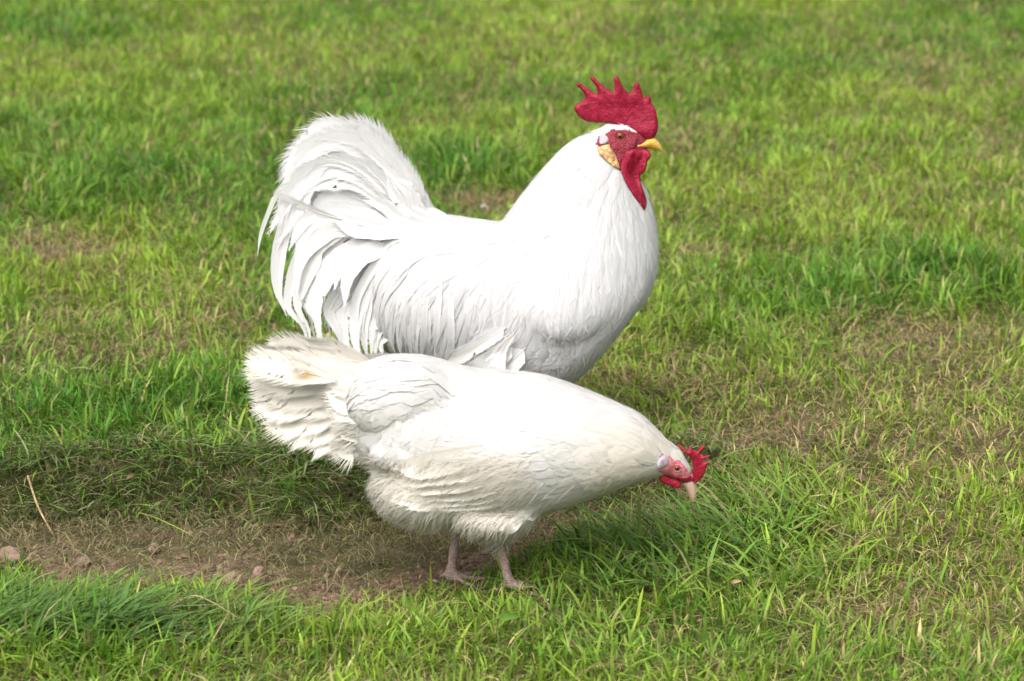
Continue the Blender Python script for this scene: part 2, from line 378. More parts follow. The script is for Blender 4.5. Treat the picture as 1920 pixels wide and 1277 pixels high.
    lay = (p[:, 0] < 520) & (p[:, 1] > 1085); az[lay] = rng.normal(.35, .4, lay.sum()); bend[lay] = rng.uniform(.8, 1.5, lay.sum()); c[lay] = c[lay] * .5 + np.array((.05, .09, .03)) * .5
    ok = np.ones(n, bool)
    for g in LEGS_CLEAR: ok &= np.hypot(x - g[0], (y - g[1])) > .022
    x, y, z, h, w, az, bend, c = [q[ok] for q in (x, y, z, h, w, az, bend, c)]
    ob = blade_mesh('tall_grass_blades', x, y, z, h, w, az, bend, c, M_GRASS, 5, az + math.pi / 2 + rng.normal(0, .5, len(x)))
    tag(ob, 'longer broad green grass blades standing out of the lawn', 'grass', kind='stuff')
    # ---- long pale blades drooping over the bank
    n = 1500; x = rng.uniform(-.75, XEND + .02, n); y = rear_y(x) + rng.uniform(.0, .13, n); z = height(x, y)
    kk = rng.random(n) < .35 + .65 * vnoise(x, y, .06, 61); x, y, z = x[kk], y[kk], z[kk]; n = len(x)
    h = rng.uniform(.035, .075, n); az = rng.normal(-math.pi / 2, .9, n); bend = rng.uniform(.55, 1.25, n)
    k = rng.random((n, 1)); c = (np.array((.10, .19, .035)) * (1 - k) + np.array((.30, .31, .17)) * k) * rng.uniform(.6, 1.2, (n, 1))
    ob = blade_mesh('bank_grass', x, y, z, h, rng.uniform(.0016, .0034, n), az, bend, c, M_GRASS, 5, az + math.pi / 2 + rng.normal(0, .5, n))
    tag(ob, 'long pale grass blades drooping over the edge of the earth hollow', 'grass', kind='stuff')
    # ---- dead clippings and thatch lying between the blades
    n = 520000
    x = rng.uniform(-1.5, 1.5, n); y = -.6 + 5.0 * rng.random(n) ** 1.4
    hl = hollow(x, y); bare = np.clip(splat_map(x, y, BARE), 0, 1); dry = np.clip(splat_map(x, y, DRYM), 0, 1)
    rear = sstep(.20, .03, rear_y(x) - y) * hl
    soilk = soil_amount(x, y)
    bk = y - rear_y(x); bank = ((bk > -.03) & (bk < .10) & (x < XEND)).astype(float)
    d = .40 + .45 * dry + .9 * bare + hl * (.55 + .75 * rear) * (1 - .5 * soilk) + .5 * bank
    keep = in_view(x, y, .25) & (rng.random(n) < d * .75)
    x, y, hl, bare, dry, bank = [a[keep] for a in (x, y, hl, bare, dry, bank)]; n = len(x)
    z = height(x, y) + rng.uniform(.0003, 1, n) ** 1.6 * (.014 + .008 * hl * vnoise(x, y, .04, 70))
    h = rng.uniform(.007, .024, n) * (1 + .9 * (rng.random(n) < .15)); w = rng.uniform(.0008, .0019, n); h = h * (1 - .15 * hl)
    az = rng.uniform(0, 2 * math.pi, n); bend = rng.uniform(.6, 2.2, n)
    c1 = np.array((.38, .295, .145)); c2 = np.array((.14, .135, .055)); c3 = np.array((.25, .155, .085))
    k = rng.random((n, 1)); c = np.where(k < .40, c1, np.where(k < .82, c2, c3)) * rng.uniform(.35, 1.5, (n, 1))
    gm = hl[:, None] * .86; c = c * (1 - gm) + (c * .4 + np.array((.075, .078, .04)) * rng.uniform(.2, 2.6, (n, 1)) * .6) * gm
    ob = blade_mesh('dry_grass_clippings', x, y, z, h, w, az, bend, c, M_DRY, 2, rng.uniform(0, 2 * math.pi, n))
    tag(ob, 'dead grass clippings and thatch matted over the bare earth', 'clippings', kind='stuff')
    print('clippings', n)
build_grass()

def build_outer_lawn():
    """the lawn going on round about the place in view: one square of turf set down again and again"""
    T = .2; n = 1700; x = rng.uniform(-T / 2, T / 2, n); y = rng.uniform(-T / 2, T / 2, n); r = rng.random(n)
    h = .012 + .032 * r ** 1.4; w = rng.uniform(.0014, .0046, n); az = rng.uniform(0, 2 * math.pi, n); bend = rng.gamma(2.0, .3, n)
    k = rng.random((n, 1)); c = (np.array((.082, .205, .020)) * (1 - k) + np.array((.245, .350, .040)) * k) * rng.uniform(.5, 1.35, (n, 1))
    st = rng.random(n) < .28; c[st] = np.array((.34, .27, .13)) * rng.uniform(.4, 1.2, (st.sum(), 1)); bend[st] = rng.uniform(.8, 2.2, st.sum()); h[st] *= .6; w[st] *= .6
    ob = blade_mesh('outer_grass', x, y, np.full(n, -.004), h, w, az, bend, c, M_GRASS, 3, az + math.pi / 2 + rng.normal(0, .6, n))
    gx, gy = np.meshgrid(np.arange(-5, 5.01, T * .93), np.arange(-1.9, 10, T * .93)); gx = gx.ravel() + rng.normal(0, .015, gx.size); gy = gy.ravel() + rng.normal(0, .015, gy.size)
    hc = height(gx, gy); rg = np.zeros_like(gx)
    for dx in (-T / 2, T / 2):
        for dy in (-T / 2, T / 2): rg = np.maximum(rg, np.abs(height(gx + dx, gy + dy) - hc))
    keep = ~in_view(gx, gy, .03, 1.05) & (rg < .05) & (hollow(gx, gy) < .2); gx, gy, hc = gx[keep], gy[keep], hc[keep]; m = len(gx)
    me = ob.data; n0 = len(me.vertices); me.vertices.add(m)
    co = np.empty((n0 + m) * 3, np.float32); me.vertices.foreach_get('co', co); co = co.reshape(-1, 3); co[n0:] = np.stack((gx, gy, hc), 1); me.vertices.foreach_set('co', co.ravel())
    a = me.attributes.new('seat', 'FLOAT', 'POINT'); v = np.zeros(n0 + m, np.float32); v[n0:] = 1; a.data.foreach_set('value', v)
    a = me.attributes.new('turn', 'FLOAT_VECTOR', 'POINT'); v = np.zeros((n0 + m, 3), np.float32); v[n0:, 2] = rng.integers(0, 4, m) * math.pi / 2 + rng.normal(0, .1, m); a.data.foreach_set('vector', v.ravel())
    a = me.attributes.new('grow', 'FLOAT_VECTOR', 'POINT'); v = np.ones((n0 + m, 3), np.float32); v[n0:, 2] = .7 + .9 * fbm(gx, gy, .5, 77); a.data.foreach_set('vector', v.ravel())
    me.update()
    ng = bpy.data.node_groups.new('turf', 'GeometryNodeTree'); ng.interface.new_socket('Geometry', in_out='INPUT', socket_type='NodeSocketGeometry'); ng.interface.new_socket('Geometry', in_out='OUTPUT', socket_type='NodeSocketGeometry')
    N = ng.nodes; L = ng.links; gi = N.new('NodeGroupInput'); go = N.new('NodeGroupOutput'); sp = N.new('GeometryNodeSeparateGeometry'); sp.domain = 'POINT'; ip = N.new('GeometryNodeInstanceOnPoints')
    def attr(nm, ty):
        q = N.new('GeometryNodeInputNamedAttribute'); q.data_type = ty; q.inputs['Name'].default_value = nm; return q
    L.new(gi.outputs[0], sp.inputs['Geometry']); L.new(attr('seat', 'FLOAT').outputs['Attribute'], sp.inputs['Selection'])
    L.new(sp.outputs['Selection'], ip.inputs['Points']); L.new(sp.outputs['Inverted'], ip.inputs['Instance'])
    L.new(attr('turn', 'FLOAT_VECTOR').outputs['Attribute'], ip.inputs['Rotation']); L.new(attr('grow', 'FLOAT_VECTOR').outputs['Attribute'], ip.inputs['Scale'])
    L.new(ip.outputs[0], go.inputs[0])
    ob.modifiers.new('turf', 'NODES').node_group = ng
    tag(ob, 'lawn grass carrying on round about the chickens and their hollow', 'grass', kind='stuff')
build_outer_lawn()

def build_crumbs():
    n = 26000; x = rng.uniform(-.85, .45, n); y = rng.uniform(-.25, .40, n)
    k = soil_amount(x, y) * (hollow(x, y) > .3); keep = rng.random(n) < .75 * k + .05 * hollow(x, y); x, y = x[keep], y[keep]; n = len(x)
    r = .0008 + .0045 * rng.random(n) ** 4; z = height(x, y) + r * .3
    t = (1 + 5 ** .5) / 2
    ico = np.array([(-1, t, 0), (1, t, 0), (-1, -t, 0), (1, -t, 0), (0, -1, t), (0, 1, t), (0, -1, -t), (0, 1, -t), (t, 0, -1), (t, 0, 1), (-t, 0, -1), (-t, 0, 1)]) / 1.9
    fa = np.array([(0, 11, 5), (0, 5, 1), (0, 1, 7), (0, 7, 10), (0, 10, 11), (1, 5, 9), (5, 11, 4), (11, 10, 2), (10, 7, 6), (7, 1, 8), (3, 9, 4), (3, 4, 2), (3, 2, 6), (3, 6, 8), (3, 8, 9), (4, 9, 5), (2, 4, 11), (6, 2, 10), (8, 6, 7), (9, 8, 1)])
    V = np.stack((x, y, z), 1)[:, None] + ico[None] * r[:, None, None] * rng.uniform(.6, 1.3, (n, 12, 1)) * np.array((1.1, 1, .75))
    c = np.array((.20, .128, .092)) * rng.uniform(.5, 1.6, (n, 1)); C = np.repeat(c, 12, 0)
    ob = mesh_obj('soil_crumbs', V.reshape(-1, 3), [((np.arange(n) * 12)[:, None, None] + fa[None]).reshape(-1, 3)], M_DRY, col=C, smooth=False)
    tag(ob, 'loose reddish brown soil crumbs and grit in the bare hollow', 'soil', kind='stuff')
build_crumbs()

# ================================================================== BIRDS: shared builders
def catmull(A, m):
    A = np.asarray(A, float); n = len(A); out = []
    B = np.vstack((2 * A[0] - A[1], A, 2 * A[-1] - A[-2]))
    for i in range(1, n):
        p0, p1, p2, p3 = B[i - 1], B[i], B[i + 1], B[i + 2]
        for k in range(m):
            t = k / m
            out.append(.5 * ((2 * p1) + (-p0 + p2) * t + (2 * p0 - 5 * p1 + 4 * p2 - p3) * t * t + (-p0 + 3 * p1 - 3 * p2 + p3) * t ** 3))
    out.append(A[-1]); return np.array(out)
class Solid:
    def __init__(s): s.V = []; s.F = []; s.n = 0
    def rings(s, rings):
        k = len(rings[0]); b = s.n
        for r in rings: s.V.extend(map(tuple, r))
        for i in range(len(rings) - 1):
            for j in range(k):
                a = b + i * k + j; c = b + i * k + (j + 1) % k
                s.F.append((a, c, c + k, a + k))
        s.n = len(s.V)
        for i, rg in ((0, rings[0]), (len(rings) - 1, rings[-1])):
            s.V.append(tuple(np.mean(rg, 0))); c = s.n; s.n += 1
            for j in range(k):
                a = b + i * k + j; d = b + i * k + (j + 1) % k
                s.F.append((a, d, c) if i else (d, a, c))
    def loft(s, pairs, Y, shrink=.004, sub=4, k=28, yoff=0.0):
        """pairs: (top px, top py, bottom px, bottom py, half width in m[, y offset])"""
        st = []
        for p in pairs:
            a, b = P(p[0], p[1], Y), P(p[2], p[3], Y)
            st.append((a[0], a[2], b[0], b[2], p[4], p[5] if len(p) > 5 else 0.))
        st = catmull(st, sub); rg = []
        th = np.linspace(0, 2 * math.pi, k, endpoint=False)
        for a0, a1, b0, b1, w, yo in st:
            c = np.array(((a0 + b0) / 2, Y + yo + yoff, (a1 + b1) / 2)); u = np.array(((a0 - b0) / 2, 0, (a1 - b1) / 2))
            L = np.linalg.norm(u) + 1e-9; u = u * max(L - shrink, .002) / L
            rg.append(c + np.cos(th)[:, None] * u + np.sin(th)[:, None] * np.array((0, max(w, .001), 0)))
        s.rings(rg)
    def tube(s, pts, rad, sub=4, k=12):
        A = catmull(np.hstack((np.asarray(pts, float), np.asarray(rad, float)[:, None])), sub)
        rg = []; th = np.linspace(0, 2 * math.pi, k, endpoint=False)
        T = np.gradient(A[:, :3], axis=0)
        for p, t in zip(A, T):
            t = t / (np.linalg.norm(t) + 1e-9); ref = np.array((0, 1., 0)) if abs(t[1]) < .9 else np.array((1., 0, 0))
            u = np.cross(t, ref); u /= np.linalg.norm(u); v = np.cross(t, u)
            rg.append(p[:3] + p[3] * (np.cos(th)[:, None] * u + np.sin(th)[:, None] * v))
        s.rings(rg)
    def ball(s, c, r, k=20):
        c = np.asarray(c); r = np.asarray(r); th = np.linspace(0, 2 * math.pi, k, endpoint=False)
        s.rings([c + r * np.stack((np.cos(th) * math.sin(f), np.sin(th) * math.sin(f), np.full(k, math.cos(f))), 1) for f in np.linspace(.12, math.pi - .12, k // 2)])

def fuse(name, solid, parent, voxel, mats, matfun, smooth_it=8):
    """one continuous skin over all the overlapping volumes"""
    me = bpy.data.meshes.new('tmp'); me.from_pydata(solid.V, [], solid.F); me.update()
    bm = bmesh.new(); bm.from_mesh(me); bmesh.ops.recalc_face_normals(bm, faces=bm.faces); bm.to_mesh(me); bm.free()
    o = bpy.data.objects.new('tmp', me); COL.objects.link(o)
    r = o.modifiers.new('r', 'REMESH'); r.mode = 'VOXEL'; r.voxel_size = voxel
    s = o.modifiers.new('s', 'SMOOTH'); s.iterations = smooth_it; s.factor = .5
    dg = bpy.context.evaluated_depsgraph_get(); ev = o.evaluated_get(dg); em = ev.to_mesh()
    n = len(em.vertices); V = np.empty(n * 3, np.float32); em.vertices.foreach_get('co', V); V = V.reshape(-1, 3)
    F = [tuple(p.vertices) for p in em.polygons]
    ev.to_mesh_clear(); bpy.data.objects.remove(o)
    quads = np.array([f for f in F if len(f) == 4], np.int32).reshape(-1, 4); tris = np.array([f for f in F if len(f) == 3], np.int32).reshape(-1, 3)
    cen = V[quads].mean(1) if len(quads) else np.zeros((0, 3)); cent = V[tris].mean(1) if len(tris) else np.zeros((0, 3))
    pm = np.array([matfun(c) for c in np.vstack((cen, cent))], np.int32)
    polys = ([quads] if len(quads) else []) + ([tris] if len(tris) else [])
    ob = mesh_obj(name, V, polys, mats, parent, col=np.full((n, 3), .67), pmat=pm)
    bvh = BVHTree.FromPolygons([Vector(v) for v in V], F)
    return ob, bvh, V, quads, pm[:len(quads)]

class Feathers:
    """collects many feathers into one mesh"""
    def __init__(s): s.V = []; s.C = []; s.U = []; s.N = []; s.Q = []; s.T = []; s.n = 0
    def add(s, pts, side, nor, w, col, shape='round', camber=.25, fringe=0):
        pts, side, nor = map(np.asarray, (pts, side, nor)); m = len(pts)
        t = np.linspace(0, 1, m)
        if shape == 'round': pf = np.sqrt(np.clip(1 - ((t - .55) / .62) ** 2, .02, 1)); pf[-1] = .22
        elif shape == 'hackle': pf = np.clip(1.15 * (1 - t ** 2.2), 0.04, 1) * np.clip(.45 + 2.2 * t, 0, 1)
        else: pf = np.clip(1 - t ** 3, .05, 1)
        ww = (w * .5 * pf)[:, None]; jit = 1 + rng.normal(0, .06, (m, 1))
        L = pts - side * ww * jit - nor * ww * camber; Rr = pts + side * ww / jit - nor * ww * camber
        v = np.stack((L, pts, Rr), 1).reshape(-1, 3); b = s.n
        s.V.append(v); s.C.append(np.broadcast_to(col, v.shape) * (1 - .03 * rng.random()))
        r0 = rng.random() * 50
        nt = nor + rng.normal(0, .05, 3); s.N.append(np.stack((nt - side * .22, nt, nt + side * .22), 1).reshape(-1, 3))
        s.U.append(np.stack((np.tile((-1., 0, 1), m) * 1.0 + r0, np.repeat(t, 3) - np.tile((.18, 0, .18), m) + r0), 1))
        for i in range(m - 1):
            a = b + 3 * i; s.Q += [(a, a + 1, a + 4, a + 3), (a + 1, a + 2, a + 5, a + 4)]
        s.n += 3 * m
        for _ in range(fringe):
            k = rng.uniform(.35, .97); i = min(int(k * (m - 1)), m - 2); f = k * (m - 1) - i
            p = pts[i] * (1 - f) + pts[i + 1] * f; d = pts[i + 1] - pts[i]; d = d / (np.linalg.norm(d) + 1e-9)
            sg = 1 if rng.random() < .5 else -1; l = w * rng.uniform(.55, .95) * (1.0 if shape == 'round' else 1.4)
            sd = side[i] * sg; dirv = d * rng.uniform(.7, 1.1) + sd * rng.uniform(.35, .8); dirv /= np.linalg.norm(dirv)
            q = p + sd * ww[i] * .5 + nor[i] * .0008; e = q + dirv * l + nor[i] * rng.uniform(-.002, .003)
            wd = np.cross(dirv, nor[i]) * rng.uniform(.0006, .0012)
            b2 = s.n; s.V.append(np.array((q - wd, q + wd, e))); s.C.append(np.broadcast_to(col, (3, 3))); s.U.append(np.full((3, 2), r0)); s.N.append(np.tile(nor[i], (3, 1))); s.T.append((b2, b2 + 1, b2 + 2)); s.n += 3
    def strand(s, pts, w, col, ref):
        pts = np.asarray(pts); m = len(pts); d = np.gradient(pts, axis=0); sd = np.cross(d, ref); sd /= (np.linalg.norm(sd, axis=1)[:, None] + 1e-9)
        ww = (w * .5 * np.linspace(1, .25, m))[:, None]; v = np.stack((pts - sd * ww, pts + sd * ww), 1).reshape(-1, 3); b = s.n
        s.V.append(v); s.C.append(np.broadcast_to(col, v.shape)); s.U.append(np.zeros((len(v), 2))); s.N.append(np.repeat(np.asarray(ref), 2, axis=0))
        for i in range(m - 1): a = b + 2 * i; s.Q.append((a, a + 1, a + 3, a + 2))
        s.n += 2 * m
    def build(s, name, parent, mat=None):
        return mesh_obj(name, np.concatenate(s.V), [np.array(s.Q)] + ([np.array(s.T)] if s.T else []), mat or M_FEATHER, parent, col=np.concatenate(s.C), fuv=np.concatenate(s.U), normals=(lambda N: N / (np.linalg.norm(N, axis=1)[:, None] + 1e-9))(np.concatenate(s.N)))

class Guides:
    """flow of the plumage, given as strokes on the bird's side"""
    def __init__(s, items, Y):
        s.p = np.array([P(i[0], i[1], Y)[[0, 2]] for i in items]); d = np.array([(i[2], -i[3]) for i in items], float)
        s.d = d / np.linalg.norm(d, axis=1)[:, None]; s.v = np.array([i[4:] for i in items], float)
    def at(s, p):
        w = 1 / (((s.p - np.array((p[0], p[2]))) ** 2).sum(1) + 2e-4) ** 1.8; w /= w.sum()
        d = w @ s.d; return np.array((d[0], 0, d[1])), w @ s.v
def surf_samples(V, quads, ok, n, sep):
    q = quads[ok]; a, b, c, d = (V[q[:, i]] for i in range(4)); N6 = n * 6 if sep > .003 else n
    ar = np.linalg.norm(np.cross(c - a, d - b), axis=1); pick = rng.choice(len(q), N6, p=ar / ar.sum())
    u, v = rng.random((2, N6, 1)); pts = (a[pick] * (1 - u) + b[pick] * u) * (1 - v) + (d[pick] * (1 - u) + c[pick] * u) * v
    if sep < .003: return pts[:n]
    cell = {}; out = []
    for p in pts:
        k = tuple((p / sep).astype(int))
        hit = False
        for dx in (-1, 0, 1):
            for dy in (-1, 0, 1):
                for dz in (-1, 0, 1):
                    for o in cell.get((k[0] + dx, k[1] + dy, k[2] + dz), ()):
                        if ((o - p) ** 2).sum() < sep * sep: hit = True
        if hit: continue
        cell.setdefault(k, []).append(p); out.append(p)
        if len(out) >= n: break
    return np.array(out)
def walk(bvh, p, guides, L, m, stick=.8, lift0=.0006, lift1=.006, jit=.12, fall=0.0):
    """a feather's midrib: it follows the flow over the body, tip standing off a little"""
    p = Vector(p); loc, nor, _, _ = bvh.find_nearest(p); pts = []; sides = []; nors = []
    rot = rng.normal(0, jit); d = None; step = L / (m - 1); q = loc.copy(); n = nor.copy()
    for i in range(m):
        g, _ = guides.at(q); g = Vector(g); g.z -= fall * i / m
        g = g - n * g.dot(n)
        if g.length < 1e-4: g = Vector((-.3, 0, -1)) - n * n.dot(Vector((-.3, 0, -1)))
        g.normalize(); s = g.cross(n); g = (g + s * rot).normalized()
        d = g if d is None else (d * .45 + g * .55).normalized()
        t = i / (m - 1); pts.append(q + n * (lift0 + lift1 * t)); sd = d.cross(n).normalized(); sides.append(sd); nors.append(n.copy())
        nx = q + d * step; loc, nn, _, dist = bvh.find_nearest(nx)
        if (nx - loc).dot(nn) < 0: q2 = loc
        else: q2 = nx.lerp(loc, stick)
        q = q2; n = (n * .4 + nn * .6).normalized()
    return np.array(pts), np.array(sides), np.array(nors)

def plume(name, parent, pxs, widths, Y, dy=(0, 0), tilt=0.0, col=(.69, .68, .676), barbs=28, stain=None, ragged=.12, pts=None, shaft=.0011, bvh=None, split=.03, twist_end=0.0, fringe=2, fl=.0045, quill=True):
    """one large feather: a shaft with two vanes of barb bundles. pxs: midrib traced on the photo; widths in px"""
    if pts is None:
        pts = np.array([P(a, b, Y) for a, b in pxs])
    if bvh is not None:
        for p in pts:
            h = bvh.ray_cast(Vector((p[0], Y - .5, p[2])), Vector((0, 1, 0)))
            if h[0] is not None: p[1] = h[0].y
            else: p[1] = Y - .01
    n0 = len(pts); pts[:, 1] += np.linspace(dy[0], dy[1], n0)
    wd = np.interp(np.linspace(0, 1, n0), np.linspace(0, 1, len(widths)), widths) / SPX
    A = catmull(np.hstack((pts, wd[:, None])), 6); S = A[:, :3]; W = np.maximum(A[:, 3], .0008); T = np.gradient(S, axis=0); T /= np.linalg.norm(T, axis=1)[:, None] + 1e-9
    seg = np.concatenate(([0], np.cumsum(np.linalg.norm(np.diff(S, axis=0), axis=1)))); Lt = seg[-1]; seg /= Lt
    def at(t):
        return (np.array([np.interp(t, seg, S[:, i]) for i in range(3)]), np.array([np.interp(t, seg, T[:, i]) for i in range(3)]), np.interp(t, seg, W))
    V = []; F = []; C = []; U = []; T3 = []
    r0 = rng.random() * 30
    def frame(Tn, tl):
        s_ = np.cross(Tn, (0, 1., 0)); s_ /= np.linalg.norm(s_) + 1e-9; n_ = np.cross(s_, Tn)
        return s_ * math.cos(tl) + n_ * math.sin(tl), n_ * math.cos(tl) - s_ * math.sin(tl)
    def tint(t, f):
        cc = np.array(col, float)
        if stain is not None: k = stain(t, f); cc = cc * (1 - k) + np.array((.36, .21, .07)) * k
        return cc
    for sg in (-1, 1):
        prev = None; slow = 0.0; gap = 0.0
        for b in range(barbs + 1):
            t0 = .03 + .97 * b / barbs; brk = rng.random() < split and b > 3
            slow = slow * .8 + rng.normal(0, ragged * .35); gap *= .72
            if brk: gap = rng.uniform(.10, .35)
            p0, T0, w = at(t0); sd, nn = frame(T0, tilt + twist_end * t0); sd = sd * sg
            prof = (math.sqrt(min(1, t0 * 4)) if quill else 1.0) * max(.05, 1 - max(0, (t0 - .66) / .36) ** 2.0)
            ln = w * .5 * prof * (1 + slow + rng.normal(0, ragged * .25)); sweep = .8 + gap + .9 * max(0, t0 - .7)
            base = len(V)
            for f in (0, .5, 1.0):
                V.append(p0 + sd * ln * f - nn * .16 * ln * f * f + nn * gap * .004 * f + T0 * sweep * ln * f * (.6 + .4 * f))
                C.append(tint(t0, f * sg)); U.append((f * sg + r0, t0 - .3 * f + r0))
            if prev is not None:
                F.append((prev, base, base + 1, prev + 1))
                if not brk: F.append((prev + 1, base + 1, base + 2, prev + 2))
                else: T3.append((prev + 1, base + 1, prev + 2))
            prev = base
            for _ in range(fringe):
                e0 = V[base + 2] * .75 + V[base + 1] * .25 + T0 * rng.uniform(-.5, .5) * Lt / barbs; dv = (V[base + 2] - V[base + 1]); dv = dv / (np.linalg.norm(dv) + 1e-9) + T0 * rng.uniform(.3, 1.3) + nn * rng.normal(0, .12)
                e1 = e0 + dv * fl * rng.uniform(.4, 1.2) * (.5 + prof); wv = np.cross(dv, nn); wv = wv / (np.linalg.norm(wv) + 1e-9) * .00045
                k = len(V); V += [e0 - wv, e0 + wv, e1]; C += [tint(t0, sg)] * 3; U += [(r0, r0)] * 3; T3.append((k, k + 1, k + 2))
    k0 = len(V); th = np.linspace(0, 2 * math.pi, 5, endpoint=False); ns = 12
    for i in range(ns):
        t = i / (ns - 1); p, Tn, _ = at(t); u = np.cross(Tn, (0, 1., 0)); u /= np.linalg.norm(u) + 1e-9; v = np.cross(u, Tn); r = shaft * (1 - .85 * t)
        for a in th:
            V.append(p + r * (math.cos(a) * u + math.sin(a) * v)); C.append(np.array((.68, .655, .60)) if stain is None else np.array((.68, .655, .60)) * (1 - stain(t, 0)) + np.array((.40, .25, .09)) * stain(t, 0)); U.append((r0, t + r0))
    for i in range(ns - 1):
        for j in range(5):
            a = k0 + i * 5 + j; b = k0 + i * 5 + (j + 1) % 5; F.append((a, b, b + 5, a + 5))
    return mesh_obj(name, np.array(V), [np.array(F)] + ([np.array(T3)] if T3 else []), M_PLUME, parent, col=np.array(C), fuv=np.array(U))

def in_poly(pts, poly):
    x, y = pts[:, 0], pts[:, 1]; c = np.zeros(len(pts), bool); n = len(poly)
    for i in range(n):
        x0, y0 = poly[i]; x1, y1 = poly[(i + 1) % n]
        with np.errstate(divide='ignore', invalid='ignore'):
            c ^= ((y0 > y) != (y1 > y)) & (x < (x1 - x0) * (y - y0) / (y1 - y0) + x0)
    return c
def edge_dist(pts, poly):
    d = np.full(len(pts), 1e9)
    for i in range(len(poly)):
        a = np.array(poly[i]); b = np.array(poly[(i + 1) % len(poly)]); ab = b - a
        t = np.clip(((pts - a) @ ab) / (ab @ ab + 1e-12), 0, 1); d = np.minimum(d, np.linalg.norm(pts - a - t[:, None] * ab, axis=1))
    return d
def soft_outline(pl, m=4):
    A = np.array(pl, float); n = len(A); B = np.vstack((A[-1], A, A[0], A[1])); out = []
    for i in range(1, n + 1):
        p0, p1, p2, p3 = B[i - 1], B[i], B[i + 1], B[i + 2]
        for k in range(m):
            t = k / m; out.append(.5 * ((2 * p1) + (-p0 + p2) * t + (2 * p0 - 5 * p1 + 4 * p2 - p3) * t * t + (-p0 + 3 * p1 - 3 * p2 + p3) * t ** 3))
    return np.array(out)
def flesh(name, parent, outline, Y, mat, thick, spacing=2.2, yc=None, bvh=None, mid=None, side=-1, bulge=None, round_px=10., ripple=0.0, bend=None, seed=1, over=None):
    """a soft cushioned piece (comb, wattle, lobe, bare face) with a traced outline and real thickness"""
    pl = soft_outline(outline); lo, hi = pl.min(0), pl.max(0)
    gx, gy = np.meshgrid(np.arange(lo[0], hi[0], spacing), np.arange(lo[1], hi[1], spacing * .87)); gx = gx + (np.arange(gx.shape[0]) % 2)[:, None] * spacing / 2
    g = np.stack((gx.ravel(), gy.ravel()), 1); g = g[in_poly(g, pl)]; g = g[edge_dist(g, pl) > spacing * .55]
    pts = np.vstack((pl, g)); nb = len(pl)
    res = geometry.delaunay_2d_cdt([Vector(p) for p in pts], [], [list(range(nb))], 1, 1e-6)
    v2 = np.array([tuple(v) for v in res[0]]); tr = np.array([f for f in res[2] if len(f) == 3])
    d = edge_dist(v2, pl); e = d < 1e-4
    prof = np.sqrt(np.clip(1 - (1 - np.clip(d / round_px, 0, 1)) ** 2, 0, 1))
    w = np.array([P(a, b, Y) for a, b in v2])
    y0 = np.full(len(v2), Y if yc is None else yc, float)
    if bvh is not None:
        for i, p in enumerate(w):
            h = bvh.ray_cast(Vector((p[0], mid - .4, p[2])), Vector((0, 1, 0))); y0[i] = h[0].y if h[0] is not None else mid - .004
    if bend is not None: y0 = y0 + bend(v2)
    if over is not None:
        for i, p in enumerate(w):
            h = over.ray_cast(Vector((p[0], mid - .4, p[2])), Vector((0, 1, 0)))
            if h[0] is not None: y0[i] = min(y0[i], h[0].y - .0025)
    th = thick * prof
    if ripple: th = th * (1 + ripple * (fbm(v2[:, 0], v2[:, 1], 14., seed) - .5) * 2) + thick * ripple * .35 * (vnoise(v2[:, 0], v2[:, 1], 4., seed + 1) - .5) * prof
    if bulge is not None: th = th + bulge(v2) * prof
    front = w.copy(); back = w.copy(); front[:, 1] = y0 - th; back[:, 1] = y0 + (th if bvh is None else .004)
    if side > 0: front[:, 1] = 2 * mid - front[:, 1]; back[:, 1] = 2 * mid - back[:, 1]
    V = np.vstack((front, back)); n = len(v2); T2 = tr[:, ::-1] + n
    idx = np.arange(n); re = np.concatenate((idx, np.where(e, idx, idx + n))) if bvh is None else np.arange(2 * n)
    F = [tr, re[T2]]
    if bvh is not None:
        cnt = {}
        for t in tr:
            for i in range(3):
                a, b = int(t[i]), int(t[(i + 1) % 3]); cnt[(a, b)] = 1
        rim = [(a, b) for (a, b) in cnt if (b, a) not in cnt]
        F.append(np.array([(b, a, a + n) for a, b in rim])); F.append(np.array([(b, a + n, b + n) for a, b in rim]))
    return mesh_obj(name, V, F, mat, parent)
def loft_part(name, parent, parts, mat):
    s = Solid()
    for pr, Y in parts: s.loft(pr, Y, shrink=0, sub=5, k=18)
    me = bpy.data.meshes.new('t'); 
    q = np.array([f for f in s.F if len(f) == 4]); t = np.array([f for f in s.F if len(f) == 3])
    ob = mesh_obj(name, np.array(s.V), [q, t], mat, parent)
    bm = bmesh.new(); bm.from_mesh(ob.data); bmesh.ops.recalc_face_normals(bm, faces=bm.faces); bm.to_mesh(ob.data); bm.free(); return ob
def ball_part(name, parent, c, r, mat, k=20):
    s = Solid(); s.ball(c, r, k); q = np.array([f for f in s.F if len(f) == 4]); t = np.array([f for f in s.F if len(f) == 3])
    ob = mesh_obj(name, np.array(s.V), [q, t], mat, parent)
    return ob
def eye(parent, px, py, Y, bvh, mid, r, lid_mat, side=-1):
    p = P(px, py, Y); h = bvh.ray_cast(Vector((p[0], mid - .4, p[2])), Vector((0, 1, 0))); y = h[0].y if h[0] is not None else mid - .02
    s = lambda yy: yy if side < 0 else 2 * mid - yy
    e = ball_part('eye', parent, (p[0], s(y - .0020), p[2]), (r, r * .62, r * .88), M_IRIS)
    c = np.array((p[0], s(y - .0020 - r * .40), p[2]))
    ob = ball_part('pupil', parent, c, (r * .46, r * .28, r * .46), M_PUPIL); ob.parent = e
    # a lid ring of bare skin round the eye
    so = Solid(); a = np.linspace(0, 2 * math.pi, 21); so.tube([(p[0] + r * 1.08 * math.cos(k), s(y - .0026), p[2] + r * .98 * math.sin(k)) for k in a], [r * .22] * 21, 2, 8)
    mesh_obj('eyelid', np.array(so.V), [np.array([f for f in so.F if len(f) == 4])], lid_mat, parent)

